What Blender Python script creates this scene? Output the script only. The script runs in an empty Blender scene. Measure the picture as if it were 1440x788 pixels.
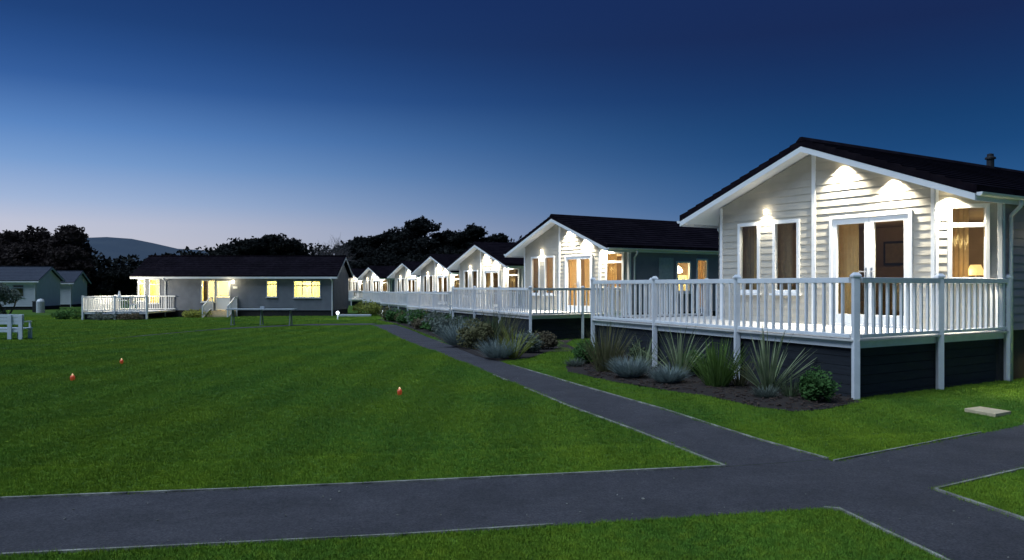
import bpy, math, random
import numpy as np
from mathutils import Vector, Matrix

random.seed(7)
rng = np.random.default_rng(7)
scene = bpy.context.scene
COL = scene.collection
F = 1114.0          # focal length in photo pixels (1440 wide)
HZ = 402.0
EYE = 1.75

# ------------------------------------------------------------------ camera
cam_d = bpy.data.cameras.new('camera')
cam_d.lens = F / 1440 * 36
cam_d.sensor_width = 36
cam_d.shift_y = 8 / 1440
cam_d.clip_end = 6000
cam = bpy.data.objects.new('camera', cam_d)
cam.location = (0, 0, EYE)
cam.rotation_euler = (math.radians(90), 0, 0)
COL.objects.link(cam)
scene.camera = cam

# ------------------------------------------------------------------ sky
SUNV = Vector((-0.50, -0.25, 0.92)).normalized()
world = bpy.data.worlds.new('World')
scene.world = world
world.use_nodes = True
wn, wl = world.node_tree.nodes, world.node_tree.links
wn.clear()


def wnode(t, **kw):
    n = wn.new(t)
    for k, v in kw.items():
        setattr(n, k, v)
    return n


def ramp(nodes, stops):
    r = nodes.new('ShaderNodeValToRGB')
    e = r.color_ramp.elements
    while len(e) > 1:
        e.remove(e[-1])
    e[0].position = stops[0][0]
    e[0].color = (*stops[0][1], 1)
    for p, c in stops[1:]:
        k = e.new(p)
        k.color = (*c, 1)
    return r


tc = wnode('ShaderNodeTexCoord')
nrm = wnode('ShaderNodeVectorMath', operation='NORMALIZE')
wl.new(tc.outputs['Generated'], nrm.inputs[0])
sep = wnode('ShaderNodeSeparateXYZ')
wl.new(nrm.outputs[0], sep.inputs[0])
LEFT = [(0, (0.535, 0.525, 0.59)), (0.045, (0.58, 0.58, 0.66)), (0.07, (0.5271, 0.5583, 0.6867)), (0.095, (0.3663, 0.4793, 0.7011)), (0.137, (0.1946, 0.3515, 0.6514)), (0.174, (0.107, 0.2502, 0.5647)), (0.224, (0.0382, 0.1248, 0.3712)), (0.258, (0.0232, 0.0887, 0.2918)), (0.29, (0.0144, 0.063, 0.2232)), (0.34, (0.0091, 0.0423, 0.1714)), (0.6, (0.007, 0.0262, 0.1144)), (1, (0.008, 0.0296, 0.1144))]
RIGHT = [(0, (0.1221, 0.2232, 0.4125)), (0.05, (0.0612, 0.162, 0.3515)), (0.1, (0.0242, 0.1046, 0.2747)), (0.155, (0.0103, 0.063, 0.1946)), (0.188, (0.008, 0.0497, 0.162)), (0.224, (0.008, 0.0369, 0.1329)), (0.258, (0.008, 0.0284, 0.1095)), (0.29, (0.0086, 0.0232, 0.0931)), (0.34, (0.0086, 0.0242, 0.0999)), (0.6, (0.006, 0.0194, 0.0887)), (1, (0.007, 0.0262, 0.107))]
rl = ramp(wn, LEFT)
rr = ramp(wn, RIGHT)
wl.new(sep.outputs['Z'], rl.inputs[0])
wl.new(sep.outputs['Z'], rr.inputs[0])
dot = wnode('ShaderNodeVectorMath', operation='DOT_PRODUCT')
dot.inputs[1].default_value = Vector((-0.62, 0.78, 0)).normalized()
wl.new(nrm.outputs[0], dot.inputs[0])
mr = wnode('ShaderNodeMapRange')
mr.inputs['From Min'].default_value = 0.30
mr.inputs['From Max'].default_value = 1.0
wl.new(dot.outputs['Value'], mr.inputs['Value'])
mix = wnode('ShaderNodeMix', data_type='RGBA')
pw = wnode('ShaderNodeMath', operation='POWER')
pw.inputs[1].default_value = 3.0
wl.new(mr.outputs[0], pw.inputs[0])
wl.new(pw.outputs[0], mix.inputs['Factor'])
wl.new(rr.outputs[0], mix.inputs[6])
wl.new(rl.outputs[0], mix.inputs[7])
bg = wnode('ShaderNodeBackground')
bg.inputs['Strength'].default_value = 1.0
wl.new(mix.outputs[2], bg.inputs['Color'])
sky = wnode('ShaderNodeTexSky', sky_type='NISHITA')
sky.sun_disc = False
sky.sun_elevation = math.radians(1.0)
sky.sun_rotation = math.radians(-45)
bg2 = wnode('ShaderNodeBackground')
bg2.inputs['Strength'].default_value = 0.0006
wl.new(sky.outputs[0], bg2.inputs['Color'])
addb = wnode('ShaderNodeAddShader')
wl.new(bg.outputs[0], addb.inputs[0])
wl.new(bg2.outputs[0], addb.inputs[1])
wo = wnode('ShaderNodeOutputWorld')
wl.new(addb.outputs[0], wo.inputs['Surface'])

# soft dusk glow as the one sun
sd = bpy.data.lights.new('sun', 'SUN')
sd.energy = 3.2
sd.angle = math.radians(50)
sd.color = (0.64, 0.80, 1.0)
sun = bpy.data.objects.new('sun', sd)
sun.rotation_euler = SUNV.to_track_quat('Z', 'Y').to_euler()
sun.location = (-20, -20, 30)
COL.objects.link(sun)

scene.view_settings.view_transform = 'Standard'
scene.view_settings.look = 'None'
scene.view_settings.exposure = 0
scene.view_settings.gamma = 1
scene.view_settings.use_curve_mapping = False
scene.render.engine = 'CYCLES'
scene.cycles.use_denoising = True
scene.cycles.max_bounces = 6
scene.cycles.diffuse_bounces = 3
scene.cycles.glossy_bounces = 3
scene.cycles.transparent_max_bounces = 12
scene.cycles.sample_clamp_indirect = 6


# ------------------------------------------------------------------ materials
def mat(name, col, rough=.7, col2=None, scale=5, bump=0, bscale=None, detail=6, metal=0, spec=.5, stretch=None,
        emit=None, estr=0, ramp_lo=.35, ramp_hi=.65, trans=0, sheen=0):
    m = bpy.data.materials.new(name)
    m.use_nodes = True
    n, l = m.node_tree.nodes, m.node_tree.links
    p = n['Principled BSDF']
    p.inputs['Base Color'].default_value = (*col, 1)
    p.inputs['Roughness'].default_value = rough
    p.inputs['Metallic'].default_value = metal
    p.inputs['Specular IOR Level'].default_value = spec
    if trans:
        p.inputs['Transmission Weight'].default_value = trans
    if emit:
        p.inputs['Emission Color'].default_value = (*emit, 1)
        p.inputs['Emission Strength'].default_value = estr
    t = n.new('ShaderNodeTexCoord')
    vec = t.outputs['Object']
    if stretch:
        mp = n.new('ShaderNodeMapping')
        mp.inputs['Scale'].default_value = stretch
        l.new(vec, mp.inputs[0])
        vec = mp.outputs[0]
    if col2:
        ns = n.new('ShaderNodeTexNoise')
        ns.inputs['Scale'].default_value = scale
        ns.inputs['Detail'].default_value = detail
        l.new(vec, ns.inputs['Vector'])
        r = ramp(n, [(ramp_lo, col), (ramp_hi, col2)])
        l.new(ns.outputs[0], r.inputs[0])
        l.new(r.outputs[0], p.inputs['Base Color'])
    if bump:
        nb = n.new('ShaderNodeTexNoise')
        nb.inputs['Scale'].default_value = bscale or scale * 4
        nb.inputs['Detail'].default_value = 8
        l.new(vec, nb.inputs['Vector'])
        b = n.new('ShaderNodeBump')
        b.inputs['Strength'].default_value = bump
        b.inputs['Distance'].default_value = .02
        l.new(nb.outputs[0], b.inputs['Height'])
        l.new(b.outputs[0], p.inputs['Normal'])
    return m


M = {}
M['cladding'] = mat('pale_cladding', (0.396, 0.374, 0.3256), .6, (0.44, 0.418, 0.3696), 3, .06, 60)
M['bungalow_wall'] = mat('grey_render', (.16, .175, .21), .8, (.195, .21, .245), 2, .2, 40)
M['cladding_side'] = mat('darker_side_cladding', (.26, .24, .285), .6, (.30, .28, .325), 3, .08, 60)  # side walls get a darker, greyer tone than the front cladding
M['cottage_wall'] = mat('cottage_render', (.58, .61, .66), .8, (.64, .67, .72), 2, .2, 40)
M['white'] = mat('white_upvc', (.74, .76, .78), .35, (.80, .81, .82), 1.5)
M['white_rail'] = mat('white_rail', (.80, .82, .84), .4, (.84, .85, .86), 6, .05, 30)
M['old_white'] = mat('weathered_white_paint', (.40, .44, .48), .7, (.52, .55, .57), 12, .2, 30)
M['roof'] = mat('dark_roof_tile', (0.0056, 0.004, 0.0072), .9, (0.0112, 0.0088, 0.0128), 4, .4, 50, spec=.03)
M['roof_blue'] = mat('slate_roof_tile', (.018, .026, .046), .8, (.028, .037, .06), 3, .4, 50)
M['brick'] = mat('dark_skirt', (.012, .012, .015), .8, (.022, .021, .024), 7, .4, 40)
M['slate_board'] = mat('slate_skirt_board', (.009, .012, .018), .8, (.016, .021, .029), 3, .3, 20, stretch=(1, 1, 8))
M['floor'] = mat('deck_boards', (.55, .53, .50), .6, (.66, .64, .60), 4, .2, 30)
M['room'] = mat('brown_room_wall', (.20, .14, .09), .9, (.25, .18, .12), 2)
M['room_cream'] = mat('cream_room_wall', (.60, .52, .34), .9, (.64, .56, .38), 2)
M['room_floor'] = mat('room_carpet', (.22, .15, .09), .9)
M['curtain'] = mat('ochre_curtain', (.42, .26, .11), .9, (.50, .33, .15), 9)
M['curtain_grey'] = mat('taupe_curtain', (.26, .22, .18), .9, (.33, .27, .2), 9)
M['curtain_bright'] = mat('cream_curtain', (.72, .62, .36), .9, (.78, .68, .42), 9)
M['wood'] = mat('brown_wood', (.16, .085, .04), .5, (.24, .13, .06), 6, .2, 30, stretch=(1, 1, 6))
M['rattan'] = mat('brown_rattan', (.20, .12, .06), .7, (.32, .21, .11), 40, .5, 60)
M['metal'] = mat('steel', (.6, .6, .62), .3, metal=1)
M['black'] = mat('black_metal', (.02, .02, .022), .5)
M['lamp_glow'] = mat('lamp_glow', (1, .9, .7), .5, emit=(1, .82, .52), estr=14)
M['shade_glow'] = mat('lamp_shade_glow', (.9, .7, .4), .8, emit=(1, .62, .22), estr=1.6)
M['globe_glow'] = mat('globe_glow', (1, 1, 1), .4, emit=(.85, .95, 1), estr=1.1)
M['red_glass'] = mat('red_glass', (.45, .07, .03), .3, emit=(1, .16, .04), estr=.12)
M['flame'] = mat('flame', (1, .8, .5), .4, emit=(1, .62, .3), estr=.7)
M['asphalt'] = mat('asphalt', (0.0352, 0.03344, 0.04048), .85, (0.0836, 0.0792, 0.088), 60, .9, 160, detail=10)
M['edging'] = mat('pale_edging', (.18, .18, .15), .9, (.40, .39, .33), 3, .5, 40)
M['picnic'] = mat('white_painted_timber', (.62, .68, .74), .6, (.70, .75, .80), 10, .2, 30)
M['grey_leg'] = mat('grey_timber', (.17, .20, .20), .8, (.22, .25, .25), 8)
M['slab'] = mat('sandstone_slab', (.50, .40, .24), .9, (.60, .49, .31), 6, .4, 40)
M['mulch'] = mat('bark_mulch', (.012, .008, .006), .95, (.034, .022, .016), 22, 1.0, 50)
M['chips'] = mat('bark_chip', (.03, .018, .013), .95, (.075, .045, .03), 9)
M['bark'] = mat('bark', (.06, .045, .035), .95, (.10, .08, .06), 8, .6, 20)
M['hill'] = mat('hazy_hill', (.032, .055, .085), 1, (.045, .068, .095), .01)  # bluish distance haze is put into the hill colour


def blotch(m, scale, lo, hi, detail=5):
    n, l = m.node_tree.nodes, m.node_tree.links
    p = n['Principled BSDF']
    src = p.inputs['Base Color'].links[0].from_socket
    g = n.new('ShaderNodeNewGeometry')
    ns = n.new('ShaderNodeTexNoise')
    ns.inputs['Scale'].default_value = scale
    ns.inputs['Detail'].default_value = detail
    ns.inputs['Roughness'].default_value = .65
    l.new(g.outputs['Position'], ns.inputs['Vector'])
    r = ramp(n, [(.36, (lo, lo, lo)), (.64, (hi, hi, hi))])
    l.new(ns.outputs[0], r.inputs[0])
    mm = n.new('ShaderNodeMix')
    mm.data_type = 'RGBA'
    mm.blend_type = 'MULTIPLY'
    mm.inputs['Factor'].default_value = 1
    l.new(src, mm.inputs[6])
    l.new(r.outputs[0], mm.inputs[7])
    l.new(mm.outputs[2], p.inputs['Base Color'])


blotch(M['asphalt'], 1.3, .78, 1.18)
blotch(M['asphalt'], 9, .88, 1.1)
blotch(M['white_rail'], 3, .90, 1.03)
blotch(M['roof'], .8, .75, 1.25)
blotch(M['edging'], 5, .5, 1.1)


def leafmat(name, c1, c2, scale=3, tw=.25, rough=.6):
    m = mat(name, c1, rough, c2, scale, ramp_lo=.3, ramp_hi=.7, spec=.03)
    n, l = m.node_tree.nodes, m.node_tree.links
    p = n['Principled BSDF']
    tr = n.new('ShaderNodeBsdfTranslucent')
    mx = n.new('ShaderNodeMixShader')
    mx.inputs[0].default_value = tw
    src = p.inputs['Base Color'].links[0].from_socket
    l.new(src, tr.inputs['Color'])
    l.new(p.outputs[0], mx.inputs[1])
    l.new(tr.outputs[0], mx.inputs[2])
    l.new(mx.outputs[0], n['Material Output'].inputs['Surface'])
    return m


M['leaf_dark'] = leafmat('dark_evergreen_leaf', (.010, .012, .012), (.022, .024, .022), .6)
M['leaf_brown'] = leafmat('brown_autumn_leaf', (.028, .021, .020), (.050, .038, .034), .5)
M['twig'] = mat('grey_twig', (.09, .08, .085), .95)
M['phormium'] = leafmat('phormium_leaf', (0.176, 0.2376, 0.1144), (0.3168, 0.352, 0.2112), 6)
M['phormium_dark'] = leafmat('dark_phormium_leaf', (0.0528, 0.0792, 0.044), (0.1232, 0.1584, 0.0792), 6)
M['fern'] = leafmat('fern_leaf', (0.0968, 0.176, 0.0352), (0.1584, 0.2464, 0.0704), 6)
M['olive'] = leafmat('olive_grass_leaf', (0.1144, 0.1232, 0.0528), (0.2024, 0.1848, 0.0968), 6)
M['silver'] = leafmat('silver_lavender_leaf', (0.1936, 0.2464, 0.2288), (0.3168, 0.3696, 0.352), 10)
M['green'] = leafmat('green_shrub_leaf', (0.044, 0.1056, 0.0308), (0.088, 0.176, 0.0528), 6)
M['grey_green'] = leafmat('grey_green_leaf', (0.1144, 0.1408, 0.1144), (0.1936, 0.22, 0.1848), 8)
M['russet'] = leafmat('russet_leaf', (.10, .085, .055), (.17, .14, .09), 8)
M['yellow_green'] = leafmat('yellow_green_leaf', (.20, .23, .05), (.34, .35, .09), 6)


for k_, c1_, c2_ in (('curtain', (.72, .52, .27), (.80, .60, .33)), ('curtain_grey', (.30, .24, .17), (.38, .30, .2)), ('curtain_bright', (.86, .82, .50), (.9, .86, .56))):
    M[k_] = leafmat(k_ + '_cloth', c1_, c2_, 9, .5, .9)


def grass_mat(name, c1, c2, c3):
    m = bpy.data.materials.new(name)
    m.use_nodes = True
    n, l = m.node_tree.nodes, m.node_tree.links
    p = n['Principled BSDF']
    p.inputs['Roughness'].default_value = .85
    p.inputs['Specular IOR Level'].default_value = .15
    g = n.new('ShaderNodeNewGeometry')
    a = n.new('ShaderNodeTexNoise')
    a.inputs['Scale'].default_value = .35
    a.inputs['Detail'].default_value = 5
    b = n.new('ShaderNodeTexNoise')
    b.inputs['Scale'].default_value = 9
    b.inputs['Detail'].default_value = 8
    l.new(g.outputs['Position'], a.inputs['Vector'])
    l.new(g.outputs['Position'], b.inputs['Vector'])
    ra = ramp(n, [(.38, c1), (.62, c2)])
    rb = ramp(n, [(.45, (0, 0, 0)), (.80, (.8, .8, .8))])
    l.new(a.outputs[0], ra.inputs[0])
    l.new(b.outputs[0], rb.inputs[0])
    mx = n.new('ShaderNodeMix')
    mx.data_type = 'RGBA'
    l.new(rb.outputs[0], mx.inputs['Factor'])
    l.new(ra.outputs[0], mx.inputs[6])
    mx.inputs[7].default_value = (*c3, 1)
    # faint mowing bands that run across the lawn
    wv = n.new('ShaderNodeTexWave')
    wv.inputs['Scale'].default_value = .26
    wv.inputs['Distortion'].default_value = 1.6
    wv.bands_direction = 'X'
    l.new(g.outputs['Position'], wv.inputs['Vector'])
    rw = ramp(n, [(.35, (.90, .92, .93)), (.65, (1.08, 1.06, 1.04))])
    l.new(wv.outputs[0], rw.inputs[0])
    mm = n.new('ShaderNodeMix')
    mm.data_type = 'RGBA'
    mm.blend_type = 'MULTIPLY'
    mm.inputs['Factor'].default_value = 1
    l.new(mx.outputs[2], mm.inputs[6])
    l.new(rw.outputs[0], mm.inputs[7])
    # the border along the path is mown the other way: a paler strip with a pale wheel line
    sx = n.new('ShaderNodeVectorMath')
    sx.operation = 'DOT_PRODUCT'
    sx.inputs[1].default_value = (-.187, 1, 0)
    l.new(g.outputs['Position'], sx.inputs[0])
    mp = n.new('ShaderNodeMapRange')
    mp.inputs['From Min'].default_value = 7.25
    mp.inputs['From Max'].default_value = 10.25
    l.new(sx.outputs['Value'], mp.inputs['Value'])
    rs = ramp(n, [(0, (1.12, 1.1, 1)), (.33, (1.05, 1.05, 1)), (.38, (1.28, 1.22, 1.1)), (.43, (.96, .97, .98)), (.62, (1.06, 1.06, 1)), (1, (.95, .97, 1.0))])
    l.new(mp.outputs[0], rs.inputs[0])
    m3 = n.new('ShaderNodeMix')
    m3.data_type = 'RGBA'
    m3.blend_type = 'MULTIPLY'
    m3.inputs['Factor'].default_value = 1
    l.new(mm.outputs[2], m3.inputs[6])
    l.new(rs.outputs[0], m3.inputs[7])
    l.new(m3.outputs[2], p.inputs['Base Color'])
    bp = n.new('ShaderNodeBump')
    bp.inputs['Strength'].default_value = .7
    bp.inputs['Distance'].default_value = .03
    nb = n.new('ShaderNodeTexNoise')
    nb.inputs['Scale'].default_value = 40
    nb.inputs['Detail'].default_value = 6
    l.new(g.outputs['Position'], nb.inputs['Vector'])
    l.new(nb.outputs[0], bp.inputs['Height'])
    l.new(bp.outputs[0], p.inputs['Normal'])
    return m


M['turf'] = grass_mat('turf', (0.0495, 0.11, 0.0132), (0.066, 0.1265, 0.0132), (0.0825, 0.143, 0.0132))
M['blade'] = grass_mat('grass_blade', (.100, .225, .030), (.155, .260, .022), (.215, .300, .024))


def glass_mat(name, tint=(1, 1, 1), refl=1.0):
    m = bpy.data.materials.new(name)
    m.use_nodes = True
    n, l = m.node_tree.nodes, m.node_tree.links
    n.remove(n['Principled BSDF'])
    t = n.new('ShaderNodeBsdfTransparent')
    t.inputs[0].default_value = (*tint, 1)
    g = n.new('ShaderNodeBsdfGlossy')
    g.inputs['Roughness'].default_value = .02
    f = n.new('ShaderNodeFresnel')
    f.inputs[0].default_value = 1.5
    x = n.new('ShaderNodeMixShader')
    ge = n.new('ShaderNodeNewGeometry')
    inv = n.new('ShaderNodeMath')
    inv.operation = 'SUBTRACT'
    inv.inputs[0].default_value = 1
    l.new(ge.outputs['Backfacing'], inv.inputs[1])
    mu = n.new('ShaderNodeMath')
    mu.operation = 'MULTIPLY'
    l.new(f.outputs[0], mu.inputs[0])
    l.new(inv.outputs[0], mu.inputs[1])
    l.new(mu.outputs[0], x.inputs[0])
    l.new(t.outputs[0], x.inputs[1])
    l.new(g.outputs[0], x.inputs[2])
    l.new(x.outputs[0], n['Material Output'].inputs['Surface'])
    return m


M['glass'] = glass_mat('window_glass', (.88, .9, .88))


# ------------------------------------------------------------------ mesh helpers
class MB:
    def __init__(self):
        self.v, self.f = [], []

    def poly(self, pts):
        i = len(self.v)
        self.v += [tuple(p) for p in pts]
        self.f.append(tuple(range(i, i + len(pts))))

    def hexa(self, p):     # 8 corners: bottom 0-3 ccw, top 4-7
        i = len(self.v)
        self.v += [tuple(q) for q in p]
        for f in ((3, 2, 1, 0), (4, 5, 6, 7), (0, 1, 5, 4), (1, 2, 6, 5), (2, 3, 7, 6), (3, 0, 4, 7)):
            self.f.append(tuple(i + k for k in f))

    def box(self, x0, y0, z0, x1, y1, z1):
        self.hexa([(x0, y0, z0), (x1, y0, z0), (x1, y1, z0), (x0, y1, z0), (x0, y0, z1), (x1, y0, z1), (x1, y1, z1), (x0, y1, z1)])

    def fbox(self, fr, a0, a1, o0, o1, z0, z1):
        """box in a wall frame: a along the wall, o outward, z up"""
        P, d, n = fr
        q = lambda a, o, z: (P[0] + d[0] * a + n[0] * o, P[1] + d[1] * a + n[1] * o, z)
        self.hexa([q(a0, o1, z0), q(a1, o1, z0), q(a1, o0, z0), q(a0, o0, z0), q(a0, o1, z1), q(a1, o1, z1), q(a1, o0, z1), q(a0, o0, z1)])

    def bar(self, a, b, w, h, up=(0, 0, 1)):
        a, b = Vector(a), Vector(b)
        d = (b - a).normalized()
        s = d.cross(Vector(up))
        if s.length < 1e-4:
            s = d.cross(Vector((1, 0, 0)))
        s.normalize()
        u = s.cross(d)
        s *= w / 2
        u *= h / 2
        self.hexa([a - s - u, a + s - u, b + s - u, b - s - u, a - s + u, a + s + u, b + s + u, b - s + u])

    def tube(self, pts, rad, seg=8, cap=True):
        pts = [Vector(p) for p in pts]
        if not hasattr(rad, '__len__'):
            rad = [rad] * len(pts)
        base = len(self.v)
        prev = None
        for k, p in enumerate(pts):
            d = (pts[min(k + 1, len(pts) - 1)] - pts[max(k - 1, 0)]).normalized()
            s = d.cross(prev) if prev is not None else d.cross(Vector((0, 0, 1)))
            if s.length < 1e-3:
                s = d.cross(Vector((1, 0, 0)))
            s.normalize()
            u = s.cross(d).normalized()
            prev = u * -1 if prev is None else u * -1
            prev = -u
            for j in range(seg):
                t = 2 * math.pi * j / seg
                self.v.append(tuple(p + (s * math.cos(t) + u * math.sin(t)) * rad[k]))
            prev = u
            if k:
                # s flips are avoided because u is passed on
                for j in range(seg):
                    a = base + (k - 1) * seg + j
                    b = base + (k - 1) * seg + (j + 1) % seg
                    self.f.append((a, b, b + seg, a + seg))
        if cap:
            self.f.append(tuple(base + j for j in range(seg))[::-1])
            self.f.append(tuple(base + (len(pts) - 1) * seg + j for j in range(seg)))

    def lathe(self, c, prof, seg=16):
        base = len(self.v)
        for r, z in prof:
            for j in range(seg):
                t = 2 * math.pi * j / seg
                self.v.append((c[0] + r * math.cos(t), c[1] + r * math.sin(t), c[2] + z))
        for k in range(len(prof) - 1):
            for j in range(seg):
                a = base + k * seg + j
                b = base + k * seg + (j + 1) % seg
                self.f.append((a, b, b + seg, a + seg))
        self.f.append(tuple(base + j for j in range(seg))[::-1])
        self.f.append(tuple(base + (len(prof) - 1) * seg + j for j in range(seg)))

    def prism(self, poly, z0, z1):
        n = len(poly)
        i = len(self.v)
        self.v += [(p[0], p[1], z0) for p in poly] + [(p[0], p[1], z1) for p in poly]
        self.f.append(tuple(range(i, i + n))[::-1])
        self.f.append(tuple(range(i + n, i + 2 * n)))
        for k in range(n):
            j = (k + 1) % n
            self.f.append((i + k, i + j, i + n + j, i + n + k))

    def build(self, name, m, parent=None, loc=None, smooth=False, bevel=0):
        me = bpy.data.meshes.new(name)
        me.from_pydata(self.v, [], self.f)
        me.materials.append(M[m] if isinstance(m, str) else m)
        if smooth:
            me.shade_smooth()
        o = bpy.data.objects.new(name, me)
        COL.objects.link(o)
        if parent:
            o.parent = parent
        if loc:
            o.location = loc
        if bevel:
            b = o.modifiers.new('bevel', 'BEVEL')
            b.width = bevel
            b.segments = 2
            b.limit_method = 'ANGLE'
        return o


def tag(o, label=None, cat=None, group=None, kind=None):
    if label: o['label'] = label
    if cat: o['category'] = cat
    if group: o['group'] = group
    if kind: o['kind'] = kind
    return o


def empty(name, loc=(0, 0, 0), rz=0):
    o = bpy.data.objects.new(name, None)
    o.location = loc
    o.rotation_euler = (0, 0, rz)
    o.empty_display_size = .2
    COL.objects.link(o)
    return o


KIDS = {}


def copy_tree(o, parent=None, kids=None):
    if kids is None:
        kids = {}
        for x in bpy.data.objects:
            if x.parent:
                kids.setdefault(x.parent.name, []).append(x)
    c = o.copy()
    COL.objects.link(c)
    if parent:
        c.parent = parent
    for ch in kids.get(o.name, []):
        copy_tree(ch, c, kids)
    return c


# ------------------------------------------------------------------ terrain
def sstep(a, b, x):
    t = np.clip((x - a) / (b - a), 0, 1)
    return t * t * (3 - 2 * t)


def gz(x, y):
    z = -0.22 * sstep(16, 32, y) - 0.23 * sstep(30, 60, y)
    z = z - 0.12 * sstep(14, 30, -x) * sstep(25, 45, y)
    return float(z) if np.isscalar(x) else z


def gp(px, py):
    z = 0.0
    for _ in range(12):
        Y = F * (EYE - z) / (py - HZ)
        X = (px - 720) / F * Y
        z = gz(X, Y)
    return (X, Y)


def at(px, Y):
    return (px - 720) / F * Y


def hz(py, Y):
    return EYE + (HZ - py) * Y / F


# ground sheet
def axis(vals):
    return np.array(sorted(set(vals)))


xs = np.concatenate([[-3000, -1500, -700, -350, -200, -130], np.arange(-100, 101, 2.5), [130, 200, 350, 700, 1500, 3000]])
ys = np.concatenate([[-300, -60, -20], np.arange(-5, 120, 2.0), [130, 160, 220, 350, 600, 1000, 2000, 3500]])
gv = [(x, y, gz(float(x), float(y))) for y in ys for x in xs]
gf = []
for j in range(len(ys) - 1):
    for i in range(len(xs) - 1):
        a = j * len(xs) + i
        gf.append((a, a + 1, a + len(xs) + 1, a + len(xs)))
mb = MB()
mb.v, mb.f = gv, gf
ground = mb.build('ground', 'turf')
tag(ground, kind='structure')


def inpoly(X, Y, poly):
    ins = np.zeros(X.shape, bool)
    n = len(poly)
    for i in range(n):
        x0, y0 = poly[i]
        x1, y1 = poly[(i + 1) % n]
        c = ((y0 > Y) != (y1 > Y)) & (X < (x1 - x0) * (Y - y0) / (y1 - y0 + 1e-12) + x0)
        ins ^= c
    return ins


def resample(pts, step):
    out = []
    for a, b in zip(pts[:-1], pts[1:]):
        n = max(1, int(math.dist(a, b) / step))
        for k in range(n):
            t = k / n
            out.append((a[0] + (b[0] - a[0]) * t, a[1] + (b[1] - a[1]) * t))
    out.append(pts[-1])
    return out


def strip(name, L, R, m, dz, n=60):
    """sheet between two edges following the terrain"""
    def even(P):
        d = [0]
        for a, b in zip(P[:-1], P[1:]):
            d.append(d[-1] + math.dist(a, b))
        s = np.linspace(0, d[-1], n)
        return list(zip(np.interp(s, d, [p[0] for p in P]), np.interp(s, d, [p[1] for p in P])))
    L, R = even(L), even(R)
    b = MB()
    for (x, y), (x2, y2) in zip(L, R):
        for t in (0, .5, 1):
            X, Y = x + (x2 - x) * t, y + (y2 - y) * t
            b.v.append((X, Y, gz(X, Y) + dz))
    for k in range(n - 1):
        for j in range(2):
            a = k * 3 + j
            b.f.append((a, a + 1, a + 4, a + 3))
    o = b.build(name, m)
    tag(o, kind='structure')
    return o


PATHS = []
# the path that runs away along the row of lodges
pl = [gp(*p) for p in [(1020, 657.5), (892, 606), (797, 571), (660, 514), (597, 489.6), (543, 466), (522, 457)]]
pr = [gp(*p) for p in [(1165, 647), (1065, 619), (935, 577), (822, 545), (720, 514.5), (643, 489), (580, 465), (556, 457)]]
# crossing path in front
UL, UR = (-14.0, gp(0, 703)[1]), None
up_edge = [(gp(0, 703)[0] - 9, gp(0, 703)[1] - .45), gp(0, 703), gp(510, 682), gp(1020, 657.5)]
lo_edge = [(gp(0, 783)[0] - 9, gp(0, 783)[1] - .45), gp(0, 783), gp(560, 755), gp(1165, 716)]
cR = [gp(1172, 650), gp(1310, 623), gp(1440, 598)]
d = Vector((cR[2][0] - cR[0][0], cR[2][1] - cR[0][1])).normalized()
cR.append((cR[2][0] + d.x * 9, cR[2][1] + d.y * 9))
cL = [gp(1315, 690), gp(1440, 661)]
cL.append((cL[1][0] + d.x * 9, cL[1][1] + d.y * 9))
bL = [gp(1178, 717), gp(1325, 788)]
d2 = Vector((bL[1][0] - bL[0][0], bL[1][1] - bL[0][1])).normalized()
bL.append((bL[1][0] + d2.x * 3, bL[1][1] + d2.y * 3))
bR = [gp(1315, 690), gp(1440, 732)]
bR.append((bR[1][0] + d2.x * 3, bR[1][1] + d2.y * 3))
cross_poly = up_edge + [gp(1165, 647)] + cR + cL[::-1] + bR[1:] + bL[::-1] + lo_edge[::-1]
bm_ = MB()
bm_.poly([(x, y, gz(x, y) + .006) for x, y in cross_poly])
cp = bm_.build('crossing_path', 'asphalt')
tag(cp, kind='structure')
strip('long_path', [up_edge[-1]] + pl[1:], [gp(1165, 647)] + pr[1:], 'asphalt', .0085)
fl = [gp(*p) for p in [(-120, 500), (0, 491), (150, 477), (300, 464), (420, 458), (522, 457)]]
fr_ = [(x + .15, y + 1.9) for x, y in fl]
strip('far_path', fl, fr_, 'asphalt', .008)
lp_poly = [up_edge[-1]] + pl[1:] + pr[::-1]
PATHS = [cross_poly, lp_poly, [(x, y - 1.3) for x, y in fl] + fr_[::-1]]


def edging(pts, w=.035, h=.022, gap=.0):
    b = MB()
    P = resample(pts, .9)
    for a, c in zip(P[:-1], P[1:]):
        if random.random() < gap:
            continue
        L = math.dist(a, c)
        dx, dy = (c[0] - a[0]) / L, (c[1] - a[1]) / L
        ww = w * random.uniform(.7, 1.15)
        a2 = (a[0] + dx * .006, a[1] + dy * .006)
        b.bar((a2[0], a2[1], gz(*a) + h / 2), (c[0], c[1], gz(*c) + h / 2 + random.uniform(-.003, .003)), ww, h)
    o = b.build('path_edging', 'edging')
    tag(o, kind='structure')


edging(up_edge)
edging(lo_edge, w=.022, gap=.6)
edging([gp(1165, 647)] + pr[1:5], gap=.08)
edging([up_edge[-1]] + pl[1:4], gap=.3)
edging(cR, gap=.1)
edging(cL, w=.03, gap=.1)
edging(bL, w=.03, gap=.6)
edging(bR, gap=.1)
b = MB()
c = gp(1168, 717)
b.bar((c[0] - .05, c[1] + .005, .012), (c[0] + .05, c[1] - .03, .012), .035, .022)
o = b.build('kerb_stone', 'edging')
tag(o, kind='structure')

# ------------------------------------------------------------------ directions of the lodges
U = Vector((-.535, .845, 0))
V = Vector((.845, .535, 0))
W = Vector((-.401, .916, 0))
RZ = math.atan2(-.845, .535)


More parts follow.
